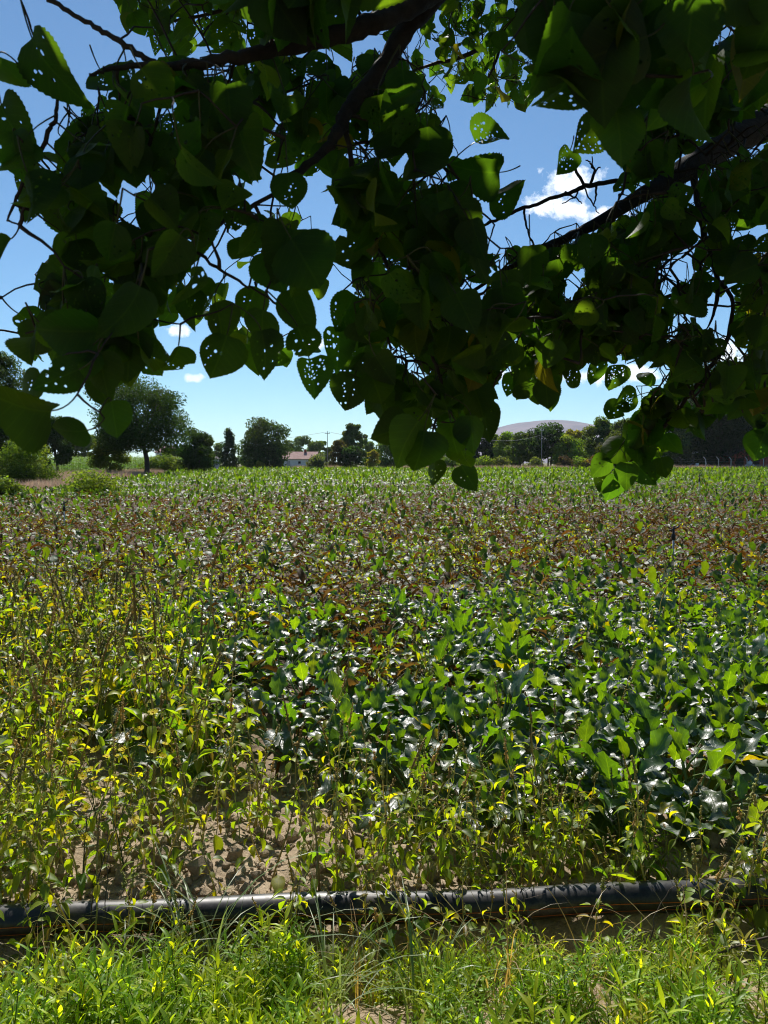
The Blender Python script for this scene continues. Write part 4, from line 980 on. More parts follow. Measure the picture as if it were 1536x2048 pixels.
# pale shed with a sheet roof, low brick wall by it
Y = 150; X0 = px2x(1361, Y); e = empty('shed', (X0, Y, 0), 'pale open shed with a white sheet roof left of the huge dark tree', 'shed')
mb = MB(); box(mb, (.2, 1.2, 0), (3.2, 4, 2.5)); mb.build('wall', M['grey_wall'], e, smooth=False)
mb = MB(); prism(mb, [(-.4, 2.55), (3.6, 3.5), (3.6, 3.62), (-.4, 2.67)], -.5, 4.3); mb.build('roof', M['tin'], e, smooth=False)
for xx in (.05, 2.0):
    mb = MB(); tube(mb, [(xx, -.3, 0), (xx, -.3, 2.6 + xx * .22)], .07, 6); mb.build('post', M['concrete'], e)
Y = 141; X0 = px2x(1384, Y); e = empty('low_wall', (X0, Y, 0), 'low red brick wall with white steps in front of the pale shed', 'wall')
mb = MB(); box(mb, (0, 0, 0), (3.4, .3, 1.15)); mb.build('wall', M['brick'], e, smooth=False)
mb = MB()
for i in range(4): box(mb, (-.25 + i * .3, -.55, 0 + 0.002 * i), (.1 + i * .3, -.05, .5 + i * .3))
mb.build('steps', M['white_wall'], e, smooth=False)
# rubble
M['rubble'] = solid_mat('pale_rubble', (.55, .54, .53), rough=.95, nscale=3, var=.25)
mb = MB(); Y = 139.5; xr = px2x(1503, Y)
for i in range(70):
    f = U(-1, 1); r_ = U(.15, .42); tm = lump(100 + i); place(mb, tm, [[xr + f * 1.9, Y + U(-.6, .6), max(.1, (1 - abs(f)) * U(.2, 1.5))]], rotz(U(0, 6)), [r_])
tag(mb.build('rubble_heap', M['rubble'], smooth=False), 'pale heap of broken stone before the red brick shed', 'rubble')

# fence on the right: concrete posts with bent tops, wires
Y = 136.5; posts = [1322, 1362, 1388, 1411, 1437, 1462, 1494, 1527, 1558]
for i, pxp in enumerate(posts):
    x = px2x(pxp, Y); mb = MB(); tube(mb, [(0, 0, 0), (0, 0, 2.0), (-.08, 0, 2.15), (-.42, -.1, 2.5)], [.085, .075, .075, .06], 6)
    if pxp in (1411,): tube(mb, [(0, 0, 1.7), (.9, .3, 0)], .06, 6)
    o = mb.build('fence_post', M['concrete'] if pxp > 1400 else M['oldroof']); o.location = (x, Y, 0)
    wh = {1322: 'first dark fence post from the left, behind the hanging twig', 1362: 'dark fence post before the pale shed', 1388: 'dark fence post by the low brick wall', 1411: 'pale concrete fence post braced by a slanting strut', 1437: 'bent top concrete fence post right of the braced one',
          1462: 'bent top concrete fence post at the left corner of the red shed', 1494: 'bent top concrete fence post before the rubble heap', 1527: 'concrete fence post near the right edge, right of the rubble', 1558: 'concrete fence post just beyond the right edge'}[pxp]
    tag(o, wh, 'fence post', 'fence posts along the far right edge')
M['wire'] = solid_mat('fence_wire', (.16, .16, .16), rough=.6, nscale=5, var=.2)
for z, nm in ((.5, 'lowest'), (1.1, 'second'), (1.65, 'third'), (2.1, 'top')):
    mb = MB(); xx = np.linspace(px2x(1322, Y), px2x(1570, Y), 24); tube(mb, np.stack([xx, np.full(24, Y + .09), z + .03 * np.sin(xx * 2)], 1), .012, 4)
    tag(mb.build('fence_wire', M['wire']), f'{nm} wire strung along the concrete fence posts', 'wire', 'wires of the fence')

# utility poles and lines
M['polegrey'] = solid_mat('weathered_pole', (.20, .20, .20), rough=.8, nscale=3, var=.25)
def pole(px, pt, Y, lab, arm=.55):
    h = P(px, pt, Y)[2]; e = empty('utility_pole', (px2x(px, Y), Y, 0), lab, 'utility pole', 'utility poles')
    mb = MB(); tube(mb, [(0, 0, 0), (0, 0, h)], [.085, .06], 8); mb.build('pole', M['polegrey'], e)
    mb = MB(); box(mb, (-arm, -.06, h - .55), (arm, .06, h - .43)); mb.build('crossarm', M['concrete'], e, smooth=False)
    for x in (-arm * .85, arm * .85): mb = MB(); tube(mb, [(x, 0, h - .43), (x, 0, h - .36), (x, 0, h - .22)], [.05, .07, .03], 6); mb.build('insulator', M['white_wall'], e)
    return np.array([px2x(px, Y), Y, h - .3])
t1 = pole(655, 862, 165, 'thin pale utility pole right of the white house roof')
t2 = pole(1083, 855, 137, 'thin grey pole standing before the forked trunk tree', .35)
t3 = pole(312, 872, 240, 'far lattice grey mast left of the red roof', .5)
t4 = pole(319, 868, 250, 'far grey mast closest to the red roof', .5)
def cable(a, b, lab, sag=1.0, r=.03):
    v = np.linspace(0, 1, 24)[:, None]; p = a + (b - a) * v; p[:, 2] -= (sag * 4 * v * (1 - v))[:, 0]
    mb = MB(); tube(mb, p, r, 4); tag(mb.build('power_line', M['wire']), lab, 'cable', 'power lines on the utility poles')
off = np.array([.75, 0, 0])
cable(t1 - off, t3 + [0, 0, .4], 'power line running left from the thin pale pole behind the walnut', 2.0)
cable(t1 + off, P(960, 876, 150), 'power line running right from the thin pale pole across the airy tree', 1.2)
cable(P(960, 876, 150), t2 + [0, 0, -1.0], 'power line ending at the thin grey pole beneath the hill', .8)
# ------------------------------------------------------------------ the tree we stand under
def inpoly(pts, poly):
    pts = np.atleast_2d(pts); x, y = pts[:, 0], pts[:, 1]; r = np.zeros(len(pts), bool); n = len(poly)
    for i in range(n):
        x1, y1 = poly[i]; x2, y2 = poly[(i + 1) % n]
        c = ((y1 > y) != (y2 > y)) & (x < (x2 - x1) * (y - y1) / ((y2 - y1) or 1e-9) + x1); r ^= c
    return r
GAPS = [
    [(0, 0), (95, 0), (150, 35), (240, 95), (285, 125), (215, 138), (180, 150), (215, 215), (150, 240), (120, 285), (70, 330), (40, 320), (95, 215), (140, 205), (175, 160), (170, 110), (110, 70), (40, 58), (0, 50)],
    [(225, 60), (240, 105), (275, 110), (250, 60), (215, 15), (205, 45)],
    [(175, 160), (215, 150), (235, 190), (215, 215), (185, 210), (150, 250), (100, 300), (110, 230)],
    [(0, 425), (25, 430), (70, 460), (105, 450), (100, 520), (62, 552), (85, 590), (30, 640), (0, 680)],
    [(0, 285), (30, 300), (25, 330), (0, 330)],
    [(505, 300), (548, 298), (560, 345), (553, 400), (520, 430), (500, 405), (520, 365)],
    [(625, 335), (652, 345), (655, 420), (690, 470), (715, 475), (700, 540), (670, 540), (650, 490), (620, 440), (595, 425)],
    [(320, 195), (355, 215), (360, 260), (330, 280), (310, 250)],
    [(878, 195), (930, 205), (985, 225), (1050, 225), (1058, 262), (1105, 265), (1150, 250), (1195, 262), (1235, 305), (1222, 365), (1222, 432), (1150, 472), (1085, 496), (1035, 470), (990, 440), (955, 395), (925, 325), (912, 280), (885, 240)],
    [(1135, 122), (1200, 140), (1185, 180), (1145, 160)], [(1180, 180), (1215, 175), (1180, 235), (1165, 220)],
    [(1405, 22), (1452, 18), (1455, 70), (1425, 80)],
    [(468, 595), (500, 565), (525, 590), (562, 580), (530, 610), (490, 640), (484, 690), (470, 640)], [(325, 655), (350, 645), (405, 650), (410, 668), (385, 690), (350, 690)],
    [(385, 500), (440, 545), (495, 560), (475, 580), (400, 545)],
    [(655, 580), (695, 545), (700, 600), (685, 640), (650, 662)], [(640, 655), (652, 670), (655, 740), (700, 750), (730, 738), (735, 765), (660, 790), (640, 740)],
    [(790, 515), (815, 510), (800, 535)], [(660, 100), (690, 95), (680, 125)], [(845, 660), (905, 660), (880, 672)], [(885, 700), (900, 680), (905, 720)],
    [(1338, 520), (1380, 515), (1372, 545), (1345, 550)], [(1405, 605), (1440, 600), (1425, 655), (1405, 650)], [(1474, 700), (1508, 688), (1500, 745), (1476, 735)], [(1360, 710), (1385, 700), (1390, 730)],
    [(1165, 735), (1330, 725), (1335, 765), (1240, 790), (1165, 775)], [(1430, 385), (1450, 380), (1445, 400)], [(1455, 300), (1475, 290), (1468, 330)], [(1500, 95), (1512, 130), (1500, 170)],
    [(690, 800), (720, 830), (760, 860), (740, 900), (690, 900)], [(1125, 655), (1140, 640), (1135, 670)], [(1500, 520), (1536, 510), (1530, 545)], [(1210, 600), (1232, 590), (1225, 615)],
]
BOUND = np.array([(-40, 900), (0, 880), (60, 872), (100, 900), (180, 895), (200, 880), (258, 880), (262, 772), (310, 765), (345, 768), (385, 752), (400, 760), (425, 778), (450, 748), (490, 720), (520, 758), (560, 768), (600, 735), (630, 792), (652, 770), (672, 818), (710, 812), (735, 800), (748, 838), (780, 838), (765, 905), (845, 942), (870, 965), (905, 940), (935, 976), (958, 930), (975, 880), (990, 840), (985, 770), (1012, 795), (1050, 800), (1075, 822), (1105, 818), (1112, 800), (1130, 790), (1165, 770), (1200, 760), (1240, 778), (1290, 765), (1215, 835), (1200, 900), (1180, 960), (1225, 1010), (1290, 975), (1335, 900), (1365, 870), (1400, 868), (1440, 830), (1500, 840), (1540, 925), (1600, 930)], float)
def below(pts):
    pts = np.atleast_2d(pts); return pts[:, 1] > np.interp(pts[:, 0], BOUND[:, 0], BOUND[:, 1])
def bad(pts):
    r = below(pts)
    for g in GAPS: r |= inpoly(pts, g)
    return r

# leaf templates: stalk end at the origin, tip at +y, one unit long, with insect holes cut out
LW = ([0, .025, .08, .18, .30, .42, .55, .68, .79, .87, .93, .97, 1.0], [.04, .20, .36, .475, .515, .51, .46, .37, .265, .165, .085, .035, .0])
def poplar_leaf(nh, seed, fine=True):
    r = np.random.default_rng(seed)
    n = 30 if fine else 12
    v = np.linspace(0, 1, n) ** .95; wv = np.interp(v, LW[0], LW[1]) * r.uniform(.80, 1.12)
    asym = r.uniform(-.05, .05); ser = r.uniform(.004, .016) if fine else 0
    right = [(w * (1 + asym) + ser * (1 if i % 2 else -1) * (0 < i < n - 1) + r.uniform(-.006, .006) * fine, y - .06 * (1 - y) ** 8 * (w > .1)) for i, (w, y) in enumerate(zip(wv, v))]
    left = [(-w * (1 - asym) - ser * (1 if i % 2 else -1) * (0 < i < n - 1) + r.uniform(-.006, .006) * fine, y - .06 * (1 - y) ** 8 * (w > .1)) for i, (w, y) in enumerate(zip(wv, v))]
    out = [right[0]] + right[1:-1] + [(0, 1)] + left[1:-1][::-1] + [left[0]]
    if nh and r.random() < .6:                      # a bite out of the edge
        k = int(r.integers(6, len(out) - 6)); m_ = int(r.integers(2, 4))
        for q in range(-m_, m_ + 1):
            x, y = out[k + q]; f = 1 - .32 * math.cos(q / (m_ + 1) * 1.57) * r.uniform(.6, 1.1); out[k + q] = (x * f, .45 + (y - .45) * f)
    out = np.array(out)
    holes = []
    cl = r.uniform([-.25, .2], [.25, .75], (3, 2))
    for h in range(nh):
        c = cl[r.integers(3)] + r.normal(0, .13, 2); rr = r.uniform(.010, .034) * (1.5 if r.random() < .18 else 1)
        if not inpoly([c + d for d in np.array([(rr, 0), (-rr, 0), (0, rr), (0, -rr)]) * 1.6], out).all(): continue
        if any(np.hypot(*(c - c2)) < rr + r2 + .012 for c2, r2 in holes): continue
        holes.append((c, rr))
    pts = [tuple(p) for p in out]; edges = [(i, (i + 1) % len(out)) for i in range(len(out))]
    hp = []
    for c, rr in holes:
        k = 7; st_ = r.uniform(.6, 1.5); s0 = len(pts); ph = r.uniform(0, 6)
        pl = [(c[0] + rr * r.uniform(.7, 1.25) * math.cos(ph + a), c[1] + st_ * rr * r.uniform(.65, 1.3) * math.sin(ph + a)) for a in np.arange(k) * 6.283 / k]
        pts += pl; edges += [(s0 + i, s0 + (i + 1) % k) for i in range(k)]; hp.append(pl)
    st = .1 if fine else .22
    for gx_ in np.arange(-.5, .51, st):
        for gy_ in np.arange(.05, .97, st):
            p = (gx_ + r.uniform(-.02, .02), gy_ + r.uniform(-.02, .02))
            if inpoly([p], out)[0] and not any(np.hypot(p[0] - c[0], p[1] - c[1]) < rr * 1.5 for c, rr in holes): pts.append(p)
    vo, eo, fo, *_ = delaunay_2d_cdt([Vector(p) for p in pts], edges, [], 0, 1e-5)
    vo = np.array([v_[:] for v_ in vo]); F = np.array([f for f in fo if len(f) == 3])
    ce = vo[F].mean(1); keep = inpoly(ce, out)
    for pl in hp: keep &= ~inpoly(ce, pl)
    F = F[keep]; x, y = vo[:, 0], vo[:, 1]
    z = -r.uniform(-.1, .8) * y ** 2 + r.uniform(.0, .75) * np.abs(x) + .05 * np.sin(7 * x + r.uniform(0, 6)) * np.abs(x) * 2 + r.uniform(.0, .06) * np.sin(9 * y + r.uniform(0, 6)) * np.abs(x) * 2.2 + r.uniform(-.4, .4) * x * y
    t = MB(); t.add(np.stack([x, y, z], 1), F, 0, (1, 1, 1), np.stack([x, y], 1))
    return t.arrays()
LT_ = {'none': [poplar_leaf(0, s) for s in range(6)], 'few': [poplar_leaf(int(4 + s), 20 + s) for s in range(12)], 'many': [poplar_leaf(int(18 + 4 * s), 140 + s) for s in range(10)], 'lo': [poplar_leaf(0, 60 + s, False) for s in range(4)]}

leaves = []        # (template, base, tip direction, normal, size, tint)
def put_leaf(ctr, tipd, nrm, size, cls, tint):
    tipd = unit(tipd); nrm = unit(nrm - tipd * np.dot(nrm, tipd))
    base = ctr - tipd * size * .47
    leaves.append((cls, int(rng.integers(len(LT_[cls]))), base, tipd, nrm, size, tint))
    return base, tipd
def ltint():
    r_ = rng.random()
    c = (.0085, .0185, .0055) if r_ < .85 else (.013, .022, .0055) if r_ < .97 else (.022, .02, .006)
    return col(c, .25)
FW = np.array([0, math.cos(PITCH), -math.sin(PITCH)]); UPV = np.array([0, math.sin(PITCH), math.cos(PITCH)]); RT = np.array([1.0, 0, 0])

# limbs and branches: (x, y) in the photograph, distance ahead, diameter
def limb_pts(l): return np.array([P(a, b, c) for a, b, c, d in l]), np.array([d * c / FPX / 2 for a, b, c, d in l])
TRUNK = np.array([2.75, 1.7, 0.0])
BR = {
 'limb_low': [(1990, -60, 2.35, 80), (1786, 95, 2.45, 72), (1640, 175, 2.4, 66), (1536, 240, 2.3, 60), (1440, 295, 2.2, 54), (1375, 340, 2.12, 46), (1290, 388, 2.04, 30), (1200, 445, 1.98, 22), (1130, 478, 1.93, 17), (1070, 502, 1.88, 13), (1000, 545, 1.84, 9), (930, 592, 1.8, 6)],
 'limb_top': [(1500, -420, 1.75, 60), (1080, -190, 1.55, 52), (900, -40, 1.45, 46), (830, 5, 1.38, 44), (760, 42, 1.32, 40), (690, 66, 1.28, 36), (600, 88, 1.24, 32), (520, 105, 1.2, 28), (440, 120, 1.16, 22), (350, 132, 1.12, 17), (270, 132, 1.09, 12), (215, 137, 1.07, 9), (180, 150, 1.06, 6)],
 'limb_mid': [(900, -40, 1.45, 42), (815, 50, 1.42, 40), (770, 130, 1.4, 36), (720, 190, 1.37, 32), (690, 228, 1.34, 28), (668, 280, 1.3, 22), (640, 315, 1.27, 16), (590, 345, 1.24, 11), (545, 372, 1.22, 7)],
}
BR2 = [
 [(330, 136, 1.12, 12), (280, 110, 1.12, 12), (235, 80, 1.12, 11), (200, 60, 1.12, 10), (150, 30, 1.12, 9), (95, -5, 1.12, 9)],
 [(60, 60, 1.05, 4), (120, 195, 1.05, 6), (108, 240, 1.05, 9), (92, 280, 1.06, 10), (60, 335, 1.06, 9), (30, 395, 1.07, 7), (15, 440, 1.07, 4)],
 [(640, 315, 1.27, 10), (530, 400, 1.2, 9), (430, 455, 1.15, 8), (370, 495, 1.13, 8), (340, 530, 1.12, 7), (280, 580, 1.1, 6), (245, 640, 1.08, 6), (212, 700, 1.05, 6), (190, 770, 1.02, 4)],
 [(368, 492, 1.13, 8), (410, 515, 1.13, 7), (440, 538, 1.13, 6), (475, 560, 1.13, 6), (498, 578, 1.13, 4)],
 [(500, 575, 1.13, 4), (560, 610, 1.14, 5), (600, 650, 1.15, 4)],
 [(690, 228, 1.34, 12), (700, 330, 1.34, 10), (720, 420, 1.34, 9), (760, 500, 1.33, 8), (800, 580, 1.32, 8), (840, 640, 1.32, 7), (870, 720, 1.31, 7), (890, 790, 1.3, 6), (868, 850, 1.29, 5), (862, 890, 1.28, 3)],
 [(1340, 350, 2.08, 14), (1290, 355, 2.05, 11), (1215, 364, 2.0, 9), (1170, 372, 2.0, 9), (1140, 385, 2.0, 8), (1090, 402, 2.0, 7), (1050, 415, 2.0, 7), (1010, 432, 2.0, 7), (965, 452, 2.0, 5)],
 [(1168, 372, 2.0, 6), (1155, 345, 2.0, 6), (1143, 318, 2.0, 4)], [(1180, 370, 2.0, 6), (1190, 340, 1.98, 5), (1180, 325, 1.98, 3), (1172, 318, 1.98, 2)], [(1188, 345, 1.98, 4), (1200, 335, 1.98, 3)], [(1186, 338, 1.98, 3), (1184, 312, 1.98, 2)],
 [(1168, 375, 2.0, 3), (1180, 400, 1.99, 3), (1198, 428, 1.98, 2)], [(1192, 366, 2.0, 5), (1192, 390, 2.0, 4), (1188, 412, 2.0, 2)], [(1160, 374, 2.0, 4), (1150, 395, 2.0, 3), (1125, 407, 2.0, 2)], [(1048, 416, 2.0, 5), (1052, 450, 2.0, 4), (1060, 478, 2.0, 3)], [(1130, 385, 2.0, 4), (1150, 395, 2.0, 3), (1165, 405, 2.0, 2)],
 [(1385, 335, 2.12, 16), (1395, 400, 2.1, 13), (1408, 470, 2.08, 12), (1432, 540, 2.06, 11), (1436, 590, 2.05, 9), (1424, 640, 2.04, 5), (1412, 660, 2.03, 2)],
 [(1436, 560, 2.06, 9), (1470, 600, 2.0, 8), (1455, 690, 1.95, 9), (1405, 755, 1.9, 9), (1372, 798, 1.87, 9), (1345, 830, 1.85, 8), (1318, 868, 1.83, 7), (1280, 900, 1.82, 6), (1250, 935, 1.8, 4)],
 [(1405, 755, 1.9, 6), (1360, 770, 1.9, 5), (1310, 782, 1.88, 4)], [(1318, 868, 1.83, 4), (1280, 872, 1.82, 3), (1262, 870, 1.82, 2)],
 [(1640, 175, 2.4, 30), (1600, 380, 2.2, 22), (1570, 560, 2.0, 16), (1560, 700, 1.85, 10), (1535, 790, 1.75, 7), (1515, 860, 1.7, 4)],
 [(1600, 380, 2.3, 14), (1540, 510, 2.3, 12), (1480, 560, 2.3, 11), (1390, 575, 2.3, 10), (1340, 590, 2.3, 8), (1230, 640, 2.3, 6), (1120, 680, 2.25, 5), (1060, 740, 2.2, 3)],
 [(1640, 175, 2.9, 22), (1500, 110, 2.9, 16), (1400, 160, 2.9, 12), (1300, 200, 2.9, 8)],
 [(1230, 640, 2.3, 5), (1200, 690, 2.3, 4), (1180, 740, 2.3, 3)],
 [(1250, -180, 3.6, 22), (1080, -40, 3.5, 16), (1010, 60, 3.4, 11), (940, 110, 3.3, 8), (860, 130, 3.3, 6), (800, 150, 3.3, 3)], [(1010, 60, 3.4, 8), (990, 130, 3.3, 5), (965, 180, 3.3, 3)],
 [(1080, -190, 2.6, 16), (760, -120, 2.7, 13), (560, -20, 2.7, 10), (420, 30, 2.7, 7), (300, 50, 2.7, 4)], [(560, -20, 2.7, 8), (640, 40, 2.7, 5), (690, 90, 2.7, 3)],
 [(1500, -420, 1.6, 30), (1400, -150, 1.3, 20), (1330, -20, 1.15, 12), (1250, 60, 1.05, 7), (1180, 110, 1.0, 4)], [(1330, -20, 1.15, 10), (1440, 40, 1.1, 6), (1500, 80, 1.1, 3)], [(1250, 60, 1.05, 6), (1240, 170, 1.1, 5), (1235, 240, 1.15, 3)],
 [(800, 580, 1.32, 6), (900, 640, 1.35, 5), (960, 720, 1.38, 4), (975, 780, 1.38, 2)], [(690, 228, 1.34, 8), (800, 260, 1.36, 6), (900, 330, 1.4, 6), (940, 400, 1.42, 5), (990, 450, 1.45, 3)],
]
for i_ in (17, 18, 19): BR2[i_] = [(a, b, max(c, 2.08), d) for a, b, c, d in BR2[i_]]
BR2[20] = [(a, b, max(c, 2.15), d) for a, b, c, d in BR2[20]]
tree_root = empty('overhanging_tree', TRUNK, 'leafy tree with insect eaten rounded leaves hanging dark over the top of the view', 'tree')
TO = TRUNK.copy()
def to_local(p): return np.asarray(p) - TO
nodes, nrad = [], []
def densify(pts, rad, m=5):
    v = np.linspace(0, 1, len(pts)); vv = np.linspace(0, 1, (len(pts) - 1) * m + 1)
    p = np.stack([np.interp(vv, v, pts[:, j]) for j in range(3)], 1); r_ = np.interp(vv, v, rad)
    if len(p) > 6:
        for _ in range(2): p[1:-1] = .25 * p[:-2] + .5 * p[1:-1] + .25 * p[2:]
    return p, r_
# trunk and the high limbs over the viewer's head
tb = MB(); tp = np.array([TRUNK, TRUNK + [-.02, .02, .8], TRUNK + [-.08, .0, 1.7], TRUNK + [-.12, .05, 2.6], TRUNK + [-.2, .1, 3.6], TRUNK + [-.4, .25, 4.8], TRUNK + [-.8, .5, 6.0]])
p_, r_ = densify(tp, np.array([.27, .22, .19, .17, .13, .09, .04])); tube(tb, to_local(p_), r_, 14, rough=.05); tb.build('trunk', M['bark'], tree_root)
for nm, l in BR.items():
    pts, rad = limb_pts(l)
    if nm == 'limb_low': pts = np.concatenate([[TRUNK + [-.1, .02, 2.0]], pts]); rad = np.concatenate([[.075], rad])
    elif nm == 'limb_top': pts = np.concatenate([[TRUNK + [-.12, .05, 2.9]], pts]); rad = np.concatenate([[.07], rad])
    p_, r_ = densify(pts, rad); p_ = p_ + rng.normal(0, .0015, p_.shape); mb = MB(); tube(mb, to_local(p_), r_, 9, rough=.09); mb.build('limb', M['bark'], tree_root)
    nodes.append(p_); nrad.append(r_)
brm = MB()
for l in BR2:
    pts, rad = limb_pts(l); p_, r_ = densify(pts, rad); p_ = p_ + rng.normal(0, .0012, p_.shape); tube(brm, to_local(p_), r_, 6, rough=.1); nodes.append(p_); nrad.append(r_)
highs = [[TRUNK + [-.15, .1, 3.2], (1.7, 2.4, 3.9), (.6, 3.0, 4.3), (-.5, 3.3, 4.5), (-1.5, 3.6, 4.6)], [TRUNK + [-.2, .1, 3.7], (1.5, 1.8, 3.9), (.5, 1.9, 3.9), (-.5, 2.1, 4.0), (-1.4, 2.1, 3.9)], [TRUNK + [-.3, .2, 4.3], (2.0, 2.9, 4.9), (1.2, 3.8, 5.2), (.3, 4.4, 5.4), (-.6, 4.9, 5.5)],
         [TRUNK + [-.1, .1, 3.0], (1.9, 2.3, 3.5), (1.1, 2.5, 3.5), (.3, 2.5, 3.35), (-.4, 2.5, 3.3)], [TRUNK + [-.2, .0, 3.5], (2.2, 2.8, 4.1), (1.9, 3.7, 4.5), (1.5, 4.4, 4.8)], [TRUNK + [-.3, .2, 4.0], (1.2, 1.4, 4.3), (.2, 1.2, 4.3), (-.9, 1.4, 4.3)]]
for l in highs:
    p_, r_ = densify(np.array([np.asarray(q, float) for q in l]), np.linspace(.06, .012, len(l)), 8); p_ = p_ + rng.normal(0, .01, p_.shape); mb = MB(); tube(mb, to_local(p_), r_, 8, rough=.09); mb.build('limb', M['bark'], tree_root)
    nodes.append(p_); nrad.append(r_)
NP = [np.concatenate(nodes)]
def nearest(p):
    a = np.concatenate(NP) if len(NP) > 1 else NP[0]
    NP[:] = [a]
    d = ((a - p) ** 2).sum(1); i = int(d.argmin()); return a[i], math.sqrt(d[i])
def link_twig(p, r0=.0028, r1=.0013, maxd=.9):
    q, d = nearest(p)
    if d < .03 or d > maxd: return
    n = max(5, int(d / .03)); v = np.linspace(0, 1, n)[:, None]
    c = q + (p - q) * v + np.array([0, 0, 1]) * (np.sin(v * math.pi) * d * U(-.02, .12)) + np.sin(v * 6.3 + rng.uniform(0, 6, 3)) * .03 * d * np.sin(v * math.pi) + rng.normal(0, .0008, (n, 3)) * np.sin(v * math.pi)
    if d > .08 and bad(proj(c[2:-1])).mean() > .3: return
    tube(brm, to_local(c), np.linspace(r0, r1, n), 5, rough=.1); NP.append(c[1:])
pet = MB()
def petiole(base, tipd, size):
    """leaf stalk from the leaf base back to the nearest twig"""
    e_ = base - tipd * size * U(.35, .6) + np.array([0, 0, 1]) * size * U(.1, .3)
    q, d = nearest(e_)
    if d > .22: q = e_
    elif d > .05: link_twig(e_, .0017, .0011, .22); q = e_
    v = np.linspace(0, 1, 6)[:, None]; c = (1 - v) ** 2 * base + 2 * v * (1 - v) * (base - tipd * size * .3) + v ** 2 * q
    tube(pet, to_local(c), np.linspace(.0009, .0013, 6), 4, 0, (.045, .05, .02), cap=False)

